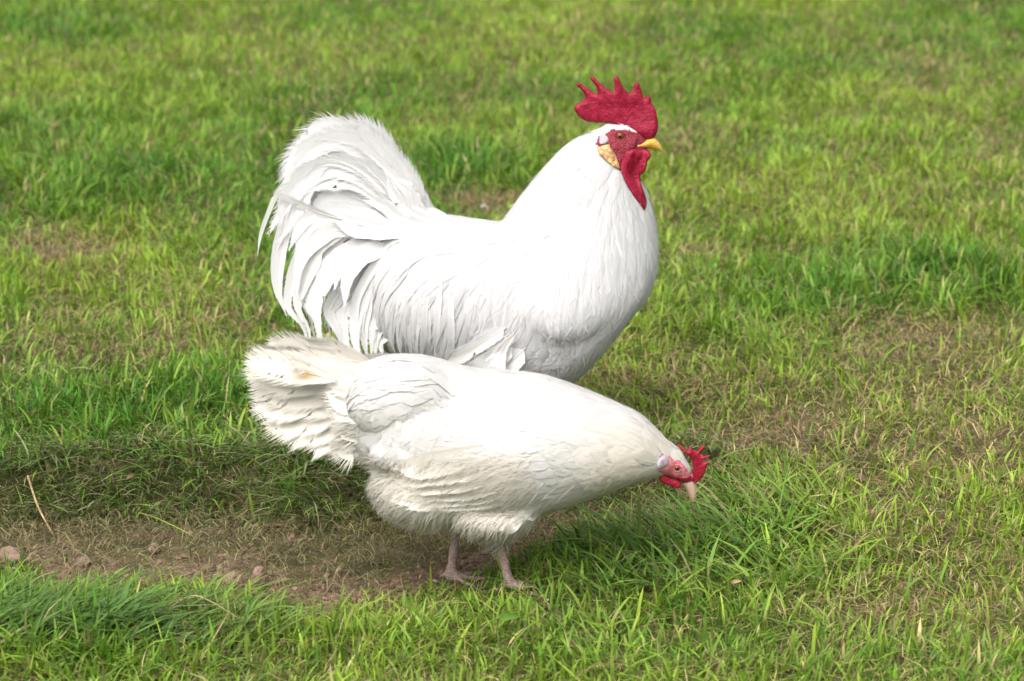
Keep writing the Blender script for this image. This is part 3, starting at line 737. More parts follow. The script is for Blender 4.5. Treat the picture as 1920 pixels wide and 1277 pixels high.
def foot(s, knee, hock, ankle, gz, r, fwd=1.0, spread=(0.0, .5, -.5), tl=.055):
    """shank and toes"""
    s.tube([knee, hock, (np.array(hock) * .5 + np.array(ankle) * .5), ankle], [r * 1.9, r * 1.12, r * .92, r * .98], 4, 14)
    a = np.array(ankle)
    claws = []
    for k, sp in enumerate(spread):
        d = np.array((math.cos(sp), math.sin(sp), 0)) * tl * (1.0 if k == 0 else .85) * fwd
        e = np.array((a[0] + d[0], a[1] + d[1], gz + .004))
        s.tube([a + (0, 0, .004), a + d * .3 + (0, 0, .004), a + d * .55 + (0, 0, .0005), a + d * .8 + (0, 0, .0), e], [r * .85, r * .60, r * .66, r * .50, r * .36], 3, 10)
        claws.append((e - d * .06, e + d * .16 + (0, 0, .001), e + d * .30 - (0, 0, .003), r * .34))
    b = np.array((-.5, .3, 0)) * tl * .6; e = np.array((a[0] + b[0], a[1] + b[1], gz + .003))
    s.tube([a + (0, 0, .004), a + b * .6 + (0, 0, .006), e], [r * .7, r * .5, r * .3], 3, 10)
    claws.append((e - b * .08, e + b * .2 + (0, 0, .001), e + b * .4 - (0, 0, .002), r * .28))
    return claws
def add_claws(root, claws):
    for p0, p1, p2, r in claws:
        so = Solid(); so.tube([p0, p1, p2], [r, r * .7, r * .12], 4, 8)
        mesh_obj('claw', np.array(so.V), [np.array([f for f in so.F if len(f) == 4]), np.array([f for f in so.F if len(f) == 3])], M_CLAW, root)

WHITE = np.array((.69, .68, .682)); CREAM = np.array((.695, .655, .58))

# ================================================================== ROOSTER
def z1(x, y): return (x / 4.258 + 1040, y / 4.257 + 120)
HEADSKIN = [z1(*p) for p in ((335, 640), (350, 580), (420, 538), (480, 520), (560, 525), (630, 540), (720, 560), (780, 600), (790, 720), (740, 800), (680, 900), (600, 900), (518, 850), (440, 780), (370, 720))]
def build_rooster():
    Y = .40; base = GH(960, 905); base = np.array((base[0], Y, float(height(base[0], Y))))
    root = thing('rooster', 'large white rooster standing upright with tall red comb and arched tail', 'rooster', tuple(base))
    s = Solid()
    s.loft([(702, 455, 690, 560, .018), (724, 425, 706, 632, .052), (772, 400, 762, 668, .080), (830, 402, 825, 690, .094), (900, 410, 895, 712, .099), (970, 422, 965, 738, .100),
            (1040, 440, 1030, 735, .101), (1105, 455, 1090, 700, .097), (1165, 460, 1150, 632, .086), (1205, 460, 1195, 575, .062), (1226, 470, 1220, 530, .03)], Y)
    s.loft([(1125, 238, 1180, 318, .022), (1098, 246, 1196, 335, .030), (1058, 270, 1216, 358, .040), (1014, 315, 1231, 402, .054), (968, 372, 1238, 450, .074), (930, 430, 1238, 500, .094),
            (904, 490, 1224, 545, .111), (900, 528, 1200, 576, .117), (918, 560, 1165, 600, .114), (950, 580, 1125, 612, .100), (1000, 590, 1070, 612, .055)], Y)
    s.loft([(1122, 240, 1130, 318, .014), (1140, 228, 1150, 335, .022), (1165, 226, 1172, 335, .0235), (1190, 235, 1192, 322, .020), (1208, 250, 1206, 302, .014), (1216, 262, 1214, 290, .008)], Y, .002)
    hip = P(900, 690, Y)
    for sg, kx, fx in ((-1, 930, 960), (1, 890, 930)):
        yy = Y + sg * .055
        gz = float(height(P(fx, 890, yy)[0], yy)); k = P(kx, 760, yy); an = np.array((P(fx, 890, yy)[0], yy, gz + .010))
        hk = np.array((P(kx - 10, 800, yy)[0], yy, gz + .095))
        s.tube([P(kx + 10, 660, Y + sg * .045), P(kx + 5, 710, yy), k, hk], [.055, .048, .030, .013], 4, 16)
        add_claws(root, foot(s, k, hk, an, gz, .0075))
    zleg = base[2] + .088
    def mf(c):
        if c[2] < zleg: return 1
        q = to_px(np.array((c[0], Y - abs(c[1] - Y), c[2])))
        return 2 if q[0, 0] > 1110 and in_poly(q, HEADSKIN)[0] else 0
    body, bvh, V, quads, pm = fuse('body', s, root, .0038, [M_FEATHER, M_SHANK, M_FACE], mf)
    # plumage
    gd = Guides([(1150, 232, -1, .25, .014, .008), (1178, 238, -1, .1, .010, .006), (1135, 236, -1, .45, .02, .009), (1112, 290, -.55, .9, .04, .011), (1190, 335, -.1, 1, .03, .010), (1060, 290, -.62, .78, .055, .011), (1000, 350, -.5, .85, .07, .012), (1120, 380, -.12, 1, .075, .012), (1200, 390, .10, 1, .06, .012),
                 (1235, 450, -.05, 1, .05, .014), (950, 450, -.35, .95, .08, .012), (1040, 480, -.08, 1, .08, .012), (1130, 500, 0, 1, .07, .013), (930, 530, -.15, 1, .06, .012), (1040, 570, .1, 1, .05, .013), (1200, 530, -.25, 1, .05, .016),
                 (1150, 620, -.6, .7, .05, .022), (1080, 680, -.8, .5, .05, .022), (1000, 660, -.8, .5, .05, .022), (1000, 720, -1, .3, .045, .02), (930, 640, -.9, .5, .05, .018), (900, 710, -1, .3, .045, .02),
                 (900, 420, -1, .12, .06, .014), (840, 420, -1, .28, .08, .012), (780, 410, -.95, .35, .09, .011), (840, 480, -.6, .75, .11, .010), (880, 520, -.35, .9, .11, .010), (780, 480, -.5, .85, .12, .010),
                 (720, 470, -.55, .85, .12, .010), (850, 580, -.22, 1, .10, .010), (780, 570, -.1, 1, .11, .010), (720, 560, -.1, 1, .10, .010), (700, 490, -.7, .7, .10, .010)], Y)
    ok = (pm == 0) & (V[quads].mean(1)[:, 2] > zleg + .01)
    fx = Feathers(); hk = Feathers(); sd = Feathers()
    pts = surf_samples(V, quads, ok, 4200, .0078); pxs = to_px(pts)
    for p, q in zip(pts, pxs):
        if in_poly(np.array([q]), HEADSKIN)[0]: continue
        _, v = gd.at(p); L = v[0] * rng.uniform(.8, 1.25); w = v[1] * rng.uniform(.85, 1.2)
        neck = q[1] < 600 - (1240 - q[0]) * .0 and q[0] > 890 + max(0, (520 - q[1])) * .15 and (q[1] < 575)
        saddle = q[0] < 895 and not neck
        tgt = hk if neck else (sd if saddle else fx)
        a, b, c = walk(bvh, p, gd, L, 7, .78 if not saddle else .5, .0004, .0012 if neck else .0020, .06, .25 if saddle else 0)
        tgt.add(a, b, c, w * 1.25, WHITE, 'hackle' if (neck or saddle) else 'round', .05, (1 if rng.random() < .3 else 0) if (neck or saddle) else 1)
    dn = Feathers()
    for p, q in ((p, to_px(p)[0]) for p in surf_samples(V, quads, ok, 4500, .0026)):
        if in_poly(np.array([q]), HEADSKIN)[0]: continue
        a, b, c = walk(bvh, p, gd, rng.uniform(.014, .032), 4, .75, .0008, rng.uniform(.0008, .0030), .14)
        dn.strand(a, rng.uniform(.0006, .0011), WHITE * rng.uniform(.93, 1.05), c)
    tag(dn.build('down', root), 'fine white barbs over the plumage', kind='stuff')
    tag(hk.build('neck_hackle', root), 'smooth white cape of narrow neck feathers', kind='stuff')
    tag(sd.build('saddle_hackle', root), 'long narrow white feathers streaming down from the saddle', kind='stuff')
    tag(fx.build('breast_plumage', root), 'soft white contour feathers of breast and belly', kind='stuff')
    # ---- tail: guide midribs from the outer arch to the low hanging sickles
    st = lambda t, f: max(0, 1 - abs(t - .52) / .22) * .75 * (1 if f >= 0 and f < .6 else .12)
    G1 = [[(845, 432), (800, 405), (750, 332), (706, 280), (655, 248), (606, 246), (562, 268), (538, 306)],
          [(838, 432), (790, 405), (735, 338), (685, 292), (636, 268), (590, 276), (552, 316), (534, 366)],
          [(830, 434), (780, 408), (722, 348), (670, 314), (622, 306), (578, 328), (548, 378), (534, 430)],
          [(825, 436), (775, 415), (725, 378), (682, 350), (638, 332), (602, 338), (572, 368), (550, 412)],
          [(850, 430), (806, 402), (768, 348), (738, 305), (712, 272), (690, 252), (672, 242), (656, 238)]]
    W = [16, 30, 38, 40, 40, 38, 30, 18]
    k = 0
    for j in range(3):
        for f in np.linspace(0, 1, 4)[:-1]:
            a, b = np.array(G1[j], float), np.array(G1[j + 1], float); pl = a * (1 - f) + b * f
            for sgn in (-1, 1):
                q = pl + rng.normal(0, 6, pl.shape) * np.linspace(0, 1, 8)[:, None] + rng.normal(0, 9, 2) * np.linspace(0, 1, 8)[:, None] ** 2
                if rng.random() < .5: q[-1] += rng.normal(0, 12, 2)
                plume('tail_feather', root, q, W, Y, (sgn * .008, sgn * (.014 + .006 * j + .004 * rng.random())), rng.normal(0, .14) + .16 * sgn, barbs=34, ragged=.10, split=.04, fringe=6, fl=.007, twist_end=rng.normal(0, .15)); k += 1
    a, b = np.array(G1[0], float), np.array(G1[4], float)
    for f in (.25, .5, .75, 1.0):
        for sgn in (-1, 1):
            pl = a * (1 - f) + b * f
            plume('tail_feather', root, pl + rng.normal(0, 4, pl.shape), [16, 28, 38, 42, 40, 34, 26, 12], Y, (sgn * .006, sgn * .012), rng.normal(0, .14) + .16 * sgn, barbs=34, ragged=.12, split=.04, fringe=8, fl=.008)
    # small coverts that carry the line of the back up into the tail
    for i in range(22):
        f = rng.random(); a0 = np.array([(862, 424), (822, 408), (790, 385), (764, 352), (740, 318)], float); b0 = np.array([(800, 452), (752, 436), (706, 420), (664, 408), (624, 402)], float)
        pl = a0 * (1 - f) + b0 * f + rng.normal(0, 5, (5, 2)); sgn = -1 if i % 3 else 1
        plume('tail_covert', root, pl, [10, 22, 28, 26, 10], Y, (sgn * (.012 + .03 * f), sgn * (.016 + .022 * f + .006 * rng.random())), rng.normal(.2 * sgn, .12), barbs=22, ragged=.08, fringe=1, fl=.003, shaft=.0005)
    # stiff main feathers behind the sickles
    for pl, w in (
                  ([(770, 430), (725, 380), (690, 345), (668, 318)], [20, 44, 50, 40]), ([(775, 430), (745, 370), (722, 320), (708, 280)], [20, 50, 56, 40]),
                  ([(760, 450), (690, 440), (620, 430), (565, 440)], [20, 44, 46, 26])):
        plume('tail_feather', root, pl, w, Y, (0, rng.uniform(-.012, .012)), rng.normal(0, .2), barbs=28)
    for pl, w, d in (([(770, 432), (712, 398), (660, 374), (615, 372), (578, 396)], [20, 34, 40, 36, 14], -.022), ([(775, 440), (715, 412), (655, 392), (605, 392), (566, 420)], [20, 36, 42, 36, 14], -.026), ([(770, 420), (718, 372), (680, 350), (655, 345)], [20, 36, 38, 18], -.016)):
        plume('tail_feather', root, pl, w, Y, (d * .6, d), -.12, barbs=30, fringe=4, fl=.005)
    # the long sickle with the rusty shaft, and the thin one trailing behind
    plume('sickle_feather', root, [(770, 410), (715, 335), (655, 303), (600, 312), (560, 350), (540, 410), (526, 470), (524, 530), (541, 580)], [20, 34, 40, 40, 36, 30, 30, 26, 10], Y, (-.01, -.034), .1, barbs=52, stain=lambda t, f: max(0, 1 - abs(t - .55) / .16) * (.8 if -.1 < f < .8 else .1), ragged=.05, split=.02, fringe=1, fl=.002)
    plume('sickle_feather', root, [(600, 350), (548, 340), (524, 352), (506, 390), (492, 430), (486, 470)], [10, 14, 11, 9, 8, 4], Y, (-.02, -.03), .2, barbs=34, ragged=.05, fringe=0)
    plume('sickle_feather', root, [(640, 400), (600, 388), (565, 372), (536, 358), (522, 350)], [12, 16, 12, 8, 4], Y, (-.03, -.036), .3, barbs=24)
    low = [([(720, 420), (650, 405), (600, 420), (570, 455), (556, 510), (556, 560), (566, 600), (580, 645)], [16, 30, 34, 34, 32, 24, 18, 8]),
           ([(720, 425), (655, 415), (612, 435), (585, 475), (570, 520), (566, 560), (572, 600), (584, 640)], [16, 30, 34, 36, 34, 24, 16, 8]),
           ([(715, 440), (660, 430), (615, 455), (590, 500), (585, 545), (600, 590), (616, 660)], [16, 34, 40, 38, 30, 18, 7]),
           ([(720, 455), (670, 445), (630, 475), (608, 520), (598, 560), (606, 610), (617, 662)], [16, 36, 42, 36, 26, 16, 7]),
           ([(715, 470), (670, 470), (640, 500), (622, 545), (618, 590)], [16, 36, 44, 36, 14]),
           ([(715, 480), (675, 490), (648, 525), (634, 565), (640, 610), (664, 668)], [16, 34, 40, 32, 22, 9]),
           ([(720, 490), (685, 505), (662, 545), (652, 590), (660, 630), (672, 668)], [16, 32, 38, 34, 26, 12]),
           ([(720, 500), (690, 525), (672, 565), (668, 610), (680, 660)], [16, 30, 36, 30, 12]),
           ([(690, 420), (630, 400), (585, 400), (556, 420), (548, 450)], [16, 30, 34, 28, 10]),
           ([(700, 430), (640, 420), (590, 440), (566, 480), (558, 530)], [16, 34, 38, 34, 14]), ([(760, 440), (712, 428), (672, 440), (645, 474), (630, 515)], [20, 40, 46, 44, 20]), ([(765, 460), (715, 450), (680, 465), (656, 500), (645, 545)], [20, 40, 46, 44, 20]),
           ([(705, 430), (645, 405), (605, 402), (575, 425), (560, 470)], [16, 30, 40, 36, 14])]
    for i, (pl, w) in enumerate(low):
        m = len(w); w = [k * (1.0 if j < m * .4 else (.72 if j < m * .6 else .56)) for j, k in enumerate(w)]
        pl = [(a + rng.normal(0, 4), b + rng.normal(0, 4)) for a, b in pl]
        plume('tail_covert', root, pl, w, Y, (-.035 if i % 2 else -.02, -.045 - .006 * (i % 4)), rng.normal(-.15, .15), barbs=40, ragged=.06, fringe=1, fl=.003, split=.01, twist_end=rng.normal(0, .15))
        if i % 2: continue
        q = [(a + rng.normal(4, 5), b + rng.normal(-6, 6)) for a, b in pl]
        plume('tail_covert', root, q, w, Y, (.03, .03 + .006 * (i % 4)), rng.normal(-.1, .25), barbs=30, ragged=.09)
    for i in range(9):
        x0 = 742 + rng.normal(0, 6) - 3 * i; y0 = 440 + 8 * i + rng.normal(0, 6); e = 672 + 5 * i + rng.normal(0, 6)
        plume('saddle_feather', root, [(x0, y0), (x0 - 34, y0 + 40), (e + 6, y0 + 100), (e, 600 + rng.normal(0, 10)), (e + rng.normal(4, 5), 655 + rng.normal(0, 8))], [10, 18, 18, 14, 4], Y, (-.045, -.055), -.15, barbs=26, ragged=.05, fringe=1, fl=.002, shaft=.0005)
    for i in range(16):
        x0 = 716 + 9 * i + rng.normal(0, 4); y0 = 505 + rng.normal(0, 14); ln = rng.uniform(120, 160); dx = -26 + 1.6 * i + rng.normal(0, 6)
        plume('saddle_feather', root, [(x0, y0), (x0 + dx * .55, y0 + ln * .32), (x0 + dx * .9, y0 + ln * .68), (x0 + dx, y0 + ln)], [8, 13, 12, 4], Y, (-.004, -.009), -.1, barbs=20, ragged=.05, bvh=bvh, fringe=1, fl=.002, shaft=.0005)
    # ---- wing tip showing under the saddle
    for i, (pl, w) in enumerate((([(985, 612), (950, 645), (915, 680), (885, 712)], [40, 46, 48, 30]), ([(965, 600), (925, 634), (880, 668), (835, 700)], [38, 44, 46, 26]), ([(955, 586), (910, 618), (860, 650), (808, 680)], [32, 36, 36, 18]),
                                  ([(950, 574), (905, 602), (856, 634), (796, 664)], [24, 28, 28, 10]))):
        plume('wing_feather', root, pl, w, Y, (-.003, -.006 - .003 * i), -.12, barbs=34, bvh=bvh, shaft=.0007, ragged=.05, fringe=2, fl=.004, split=.02, quill=False, stain=(lambda t, f: .30 * (-.2 < f < .35) * max(0, 1 - abs(t - .4) / .3)) if i == 3 else None)
    plume('wing_feather', root, [(966, 580), (950, 600), (940, 620), (934, 645)], [6, 10, 22, 26], Y, (-.010, -.014), -.1, barbs=22, bvh=bvh, stain=lambda t, f: .5 * max(0, 1 - t * 1.6) * (abs(f) < .6), ragged=.15, fringe=5, fl=.006)
    # ---- head
    face = [z1(*p) for p in ((340, 640), (350, 595), (420, 550), (480, 528), (560, 535), (630, 560), (672, 592), (660, 640), (640, 672), (600, 700), (560, 750), (535, 800), (518, 835), (490, 800), (440, 740), (380, 700))]
    Yn = Y - .021
    for sg in (-1, 1):
        flesh('face_skin', root, face, Yn, M_FACE, .0028, 2.4, bvh=bvh, mid=Y, side=sg, round_px=7, ripple=.5)
        flesh('earlobe', root, [z1(*p) for p in ((343, 655), (430, 632), (452, 660), (492, 725), (522, 800), (514, 830), (450, 792), (380, 735), (350, 700))], Yn, M_LOBE, .0052, 2.2, bvh=bvh, mid=Y, side=sg, round_px=6, ripple=.4)
        flesh('ear_tuft', root, [z1(*p) for p in ((350, 615), (365, 580), (400, 568), (430, 590), (432, 625), (400, 640), (360, 640))], Yn, M_WLOBE, .0058, 2.2, bvh=bvh, mid=Y, side=sg, round_px=6)
        eye(root, *z1(522, 575), Yn, bvh, Y, .0058, M_FACE, sg)
        flesh('wattle', root, [z1(*p) for p in ((560, 694), (600, 678), (640, 676), (665, 688), (705, 686), (742, 690), (766, 712), (764, 745), (742, 775), (735, 815), (716, 862), (680, 897), (692, 960), (718, 1030), (735, 1090), (731, 1132), (715, 1156), (690, 1122), (640, 1050), (590, 975), (550, 900), (528, 845), (522, 800), (540, 745))],
              Y - .022, M_COMB, .0044, 2.4, yc=Y - .0185, round_px=11, ripple=.25, seed=5 + sg, mid=Y, side=sg, over=bvh,
              bend=lambda v: -.0040 * np.sin((v[:, 0] - 1165 + .35 * (v[:, 1] - 300)) / 7.5) - .003)
    flesh('comb', root, [z1(*p) for p in ((155, 345), (200, 312), (236, 290), (242, 255), (215, 210), (178, 178), (182, 158), (206, 158), (255, 195), (332, 238), (342, 222), (325, 170), (282, 118), (290, 102), (318, 108), (350, 140), (405, 185), (468, 222), (478, 190), (472, 120), (480, 98), (502, 98), (520, 125), (548, 182), (596, 234), (626, 205), (636, 165), (648, 148), (672, 156), (688, 195), (702, 240), (716, 276), (732, 258), (750, 250), (768, 272), (774, 315), (802, 355), (820, 430), (826, 500), (812, 560), (778, 600), (730, 608), (680, 585), (620, 545), (570, 510), (500, 490), (420, 470), (340, 468), (262, 462), (210, 436), (170, 390))],
          Y, M_COMB, .0046, 2.4, yc=Y, round_px=10, ripple=.2, bulge=lambda v: .007 * np.exp(-((v[:, 0] - 1200) / 34) ** 2 - ((v[:, 1] - 246) / 26) ** 2), bend=lambda v: .003 * np.sin(v[:, 0] / 17.))
    loft_part('beak', root, [([(*z1(670, 605), *z1(645, 660), .0185), (*z1(725, 598), *z1(695, 672), .0140), (*z1(788, 588), *z1(758, 678), .0085), (*z1(828, 622), *z1(806, 682), .005), (*z1(850, 660), *z1(836, 690), .0028), (*z1(857, 690), *z1(850, 698), .0008)], Y),
                             ([(*z1(665, 655), *z1(665, 690), .008), (*z1(720, 662), *z1(715, 692), .0065), (*z1(770, 668), *z1(765, 688), .004), (*z1(800, 674), *z1(798, 684), .0015)], Y)], M_BEAK)
    return root
build_rooster()

# ================================================================== HEN
def z5(x, y): return (x / 5.319 + 1140, y / 5.321 + 740)
HENSKIN = [z5(*p) for p in ((505, 715), (505, 640), (545, 590), (612, 615), (665, 640), (730, 675), (790, 760), (880, 800), (900, 900), (800, 940), (700, 900), (560, 800))]
def build_hen():
    Y = -.03; g = G(880, 1098); base = np.array((g[0], Y, float(height(g[0], Y))))
    root = thing('hen', 'white hen bending forward to peck with small red comb and fanned tail', 'hen', tuple(base))
    s = Solid()
    s.loft([(640, 700, 640, 810, .022), (680, 680, 672, 850, .052), (730, 668, 722, 885, .080), (795, 670, 795, 930, .098), (870, 692, 875, 958, .108), (940, 699, 950, 966, .110), (1010, 706, 1030, 952, .102),
            (1080, 727, 1095, 934, .088), (1145, 752, 1152, 916, .070), (1200, 776, 1194, 904, .053), (1236, 807, 1222, 897, .038), (1262, 832, 1242, 894, .027), (1278, 850, 1254, 896, .020)], Y)
    s.loft([(1252, 828, 1238, 890, .020), (1272, 840, 1250, 894, .0210), (1286, 856, 1264, 900, .0185), (1296, 874, 1274, 906, .014), (1300, 890, 1284, 908, .008)], Y, .001)
    # cushion over the tail root, folded wings, thigh fluff
    s.ball(P(752, 752, Y - .045), (.066, .042, .048)); s.ball(P(752, 752, Y + .045), (.066, .042, .048))
    for sg in (-1, 1):
        yy = Y + sg * .072
        s.loft([(1100, 815, 1095, 845, .004), (1050, 795, 1045, 872, .015), (970, 788, 970, 888, .028), (900, 792, 895, 894, .032), (830, 800, 820, 888, .030), (760, 822, 752, 880, .020), (700, 840, 695, 866, .010)], yy, .002)
        s.loft([(735, 862, 698, 905, .022), (790, 855, 730, 958, .044), (850, 862, 798, 982, .046), (890, 870, 862, 972, .036)], Y + sg * .045, .004)
    legs = ((-1, -.040, (930, 925), (930, 965), (932, 1002), (958, 1104)), (1, .030, (850, 905), (858, 940), (859, 966), (843, 1094)))
    for sg, dy, th, kn, hk, ft in legs:
        yy = Y + dy; an0 = P(*ft, yy); gz = float(height(an0[0], yy)); an = np.array((an0[0], yy, gz + .009))
        hkp = P(*hk, yy); s.tube([P(*th, Y + sg * .05), P(*kn, yy), hkp], [.060, .046, .0150], 5, 18)
        cl = foot(s, hkp, hkp * .85 + an * .15, an, gz, .0076, 1.0, (0.15, .75, -.55), .056); add_claws(root, cl)
    zleg = min(P(855, 1000, .03)[2], P(936, 1046, -.04)[2]) + .006
    def mf(c):
        if c[2] < (P(855, 968, Y + .03)[2] if c[1] > Y else P(936, 1002, Y - .04)[2]): return 1
        q = to_px(np.array((c[0], Y - abs(c[1] - Y), c[2]))); return 2 if q[0, 0] > 1220 and in_poly(q, HENSKIN)[0] else 0
    body, bvh, V, quads, pm = fuse('body', s, root, .0040, [M_FEATHER, M_SHANK, M_HFACE], mf, 14)
    gd = Guides([(1290, 858, -.75, -.6, .012, .006), (1275, 845, -.8, -.5, .016, .008), (1240, 825, -1, -.45, .026, .011), (1235, 885, -1, -.1, .025, .011), (1180, 790, -1, -.30, .045, .016), (1180, 860, -1, -.12, .045, .018), (1180, 910, -1, .05, .04, .018),
                 (1100, 740, -1, -.28, .055, .02), (1100, 820, -1, -.1, .05, .024), (1100, 910, -1, .15, .05, .024), (1020, 715, -1, -.12, .06, .024), (1020, 790, -1, .10, .05, .026), (1020, 860, -1, .15, .05, .026), (1030, 930, -1, .3, .05, .024),
                 (930, 705, -1, -.02, .06, .024), (930, 770, -1, .16, .055, .028), (930, 850, -1, .15, .06, .028), (850, 700, -1, .1, .06, .024), (840, 800, -1, .3, .06, .026), (850, 870, -1, .25, .06, .024),
                 (770, 690, -.9, .4, .06, .02), (790, 740, -.6, .8, .06, .018), (790, 800, -.35, 1, .055, .016), (730, 720, -.9, .5, .06, .02), (740, 780, -.55, .9, .055, .018), (700, 700, -1, .15, .06, .02), (680, 770, -1, .35, .06, .02), (660, 720, -1, .1, .06, .02),
                 (720, 850, -.9, .45, .05, .016), (740, 900, -.85, .55, .05, .014), (790, 940, -.55, .85, .05, .013), (850, 930, -.5, .85, .045, .014), (760, 960, -.5, .9, .04, .012), (920, 930, -.55, .75, .045, .018), (940, 990, -.25, 1, .035, .014), (980, 970, -.35, .9, .04, .016), (870, 985, -.4, 1, .03, .012), (930, 1015, -.1, 1, .014, .009), (858, 970, -.2, 1, .014, .009)], Y)
    fx = Feathers(); fl = Feathers()
    ok = pm == 0
    pts = surf_samples(V, quads, ok, 4600, .0082); pxs = to_px(pts)
    for p, q in zip(pts, pxs):
        if in_poly(np.array([q]), HENSKIN)[0] or (q[1] > 992 and 905 < q[0] < 965) or (q[1] > 960 and 845 < q[0] < 875 and p[1] > Y): continue
        _, v = gd.at(p); L = v[0] * rng.uniform(.8, 1.2); w = v[1] * rng.uniform(.85, 1.2)
        a, b, c = walk(bvh, p, gd, L, 6, .87, .0004, .0020, .14)
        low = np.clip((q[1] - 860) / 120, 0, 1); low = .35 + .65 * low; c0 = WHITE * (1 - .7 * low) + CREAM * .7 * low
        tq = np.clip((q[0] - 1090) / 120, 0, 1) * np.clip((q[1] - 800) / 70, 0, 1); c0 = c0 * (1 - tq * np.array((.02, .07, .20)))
        fx.add(a, b, c, w * 1.3, c0, 'round', .04, 1 if q[1] > 880 else 0)
    # downy strands of the thigh and vent
    okf = ok & (lambda c: (to_px(c)[:, 0] < 1010) & (to_px(c)[:, 1] > 855))(V[quads].mean(1))
    pts = surf_samples(V, quads, okf, 7000, .0022)
    for p in pts:
        a, b, c = walk(bvh, p, gd, rng.uniform(.018, .040), 4, .45, .001, rng.uniform(.004, .014), .35)
        fl.strand(a, rng.uniform(.0007, .0014), CREAM * rng.uniform(.93, 1.03), c)
    okb = ok & (lambda c: (to_px(c)[:, 0] < 1235))(V[quads].mean(1))
    for p in surf_samples(V, quads, okb, 4200, .0026):
        a, b, c = walk(bvh, p, gd, rng.uniform(.012, .026), 4, .7, .0012, rng.uniform(.0015, .0045), .25)
        fl.strand(a, rng.uniform(.0006, .0011), (WHITE * .5 + CREAM * .5) * rng.uniform(.92, 1.06), c)
    tag(fx.build('plumage', root), 'overlapping soft white contour feathers', kind='stuff')
    tag(fl.build('down', root), 'loose cream down on thigh, belly and back', kind='stuff')
    # ---- tail fan
    st = lambda t, f: .85 * max(0, 1 - abs(t - .45) / .16) * (1 if f <= .25 and f > -.7 else 0)
    tails = [([(715, 712), (650, 696), (585, 682), (530, 670), (495, 662)], [30, 56, 60, 50, 24]), ([(715, 716), (640, 704), (560, 690), (505, 680), (472, 674)], [30, 62, 70, 60, 26]),
             ([(715, 724), (630, 714), (555, 706), (500, 698), (472, 694)], [30, 66, 76, 62, 26]), ([(715, 732), (630, 730), (555, 728), (505, 724), (478, 722)], [30, 70, 84, 66, 30]),
             ([(715, 742), (640, 744), (570, 748), (518, 750), (488, 750)], [30, 70, 88, 70, 34]), ([(718, 755), (650, 762), (590, 772), (540, 780), (510, 784)], [30, 66, 84, 64, 30]),
             ([(720, 768), (662, 780), (612, 792), (575, 802), (550, 808)], [30, 60, 72, 54, 26]), ([(725, 778), (678, 794), (640, 806), (610, 816), (590, 820)], [30, 54, 64, 50, 24]),
             ([(728, 788), (695, 806), (668, 818), (648, 826), (630, 830)], [28, 50, 60, 46, 24]), ([(700, 700), (655, 686), (615, 674), (580, 662), (555, 654)], [24, 40, 44, 36, 16])]
    for i, (pl, w) in enumerate(tails):
        for sgn in (-1, 1):
            q = [(a + rng.normal(0, 3), b + rng.normal(0, 3)) for a, b in pl]
            if sgn > 0: q = [(a + 8, b - 4) for a, b in q]
            plume('tail_feather', root, q, [k * .66 for k in w], Y, (sgn * .02, sgn * (.018 + .004 * abs(i - 3))), sgn * .35 + rng.normal(0, .12), barbs=44, ragged=.10, split=.06, fringe=6, fl=.008,
                  col=(.69, .655, .595), stain=st if (i == 1 and sgn < 0) else ((lambda t, f: .35 * max(0, 1 - abs(t - .85) / .1) * (abs(f) < .3)) if i == 4 and sgn < 0 else None))
    plume('tail_feather', root, [(640, 690), (598, 682), (555, 676), (510, 668), (478, 660)], [20, 34, 40, 36, 18], Y, (-.050, -.036), -.3, barbs=40, ragged=.10, split=.08, fringe=6, fl=.010, col=(.69, .655, .595), stain=lambda t, f: .9 * max(0, 1 - abs(t - .36) / .20) * (1 if -.35 < f < .75 else .15))
    for i in range(26):
        f = rng.random(); a0 = np.array([(770, 690), (715, 690), (660, 688), (615, 684)], float); b0 = np.array([(760, 800), (715, 815), (675, 822), (640, 828)], float)
        pl = a0 * (1 - f) + b0 * f + rng.normal(0, 5, (4, 2)); sgn = -1 if i % 4 else 1; bul = .045 * math.sin(math.pi * min(1, f + .15))
        plume('tail_covert', root, pl, [14, 34, 42, 16], Y, (sgn * (.03 + bul), sgn * (.026 + .4 * bul)), sgn * .3 + rng.normal(0, .15), barbs=22, ragged=.10, fringe=3, fl=.006, col=(.69, .66, .605), shaft=.0005)
    # ---- folded wing: flight feathers laid over each other
    wing = [([(1010, 868), (925, 884), (840, 890), (765, 884), (705, 872)], [10, 30, 40, 36, 16]), ([(1005, 856), (918, 872), (830, 880), (752, 876), (690, 866)], [10, 34, 44, 40, 16]),
            ([(1000, 842), (912, 858), (828, 868), (750, 866), (692, 858)], [10, 36, 46, 42, 16]), ([(995, 824), (910, 838), (830, 850), (758, 854), (705, 850)], [10, 38, 48, 44, 18]),
            ([(985, 806), (910, 818), (838, 830), (772, 840), (720, 842)], [10, 38, 48, 44, 18]), ([(970, 790), (905, 798), (845, 810), (790, 824), (745, 832)], [10, 36, 46, 42, 16])]
    for i, (pl, w) in enumerate(wing):
        plume('wing_feather', root, pl, w, Y, (.003, -.004 - .0006 * i), -.16, barbs=40, fringe=3, fl=.004, ragged=.07, bvh=bvh, col=(.69, .655, .595), split=.02)
    # ---- head
    Yn = Y - .019
    face = [z5(*p) for p in ((500, 700), (560, 680), (612, 622), (665, 648), (725, 680), (765, 725), (795, 775), (835, 810), (860, 870), (820, 905), (730, 905), (690, 862), (640, 835), (560, 780), (505, 735))]
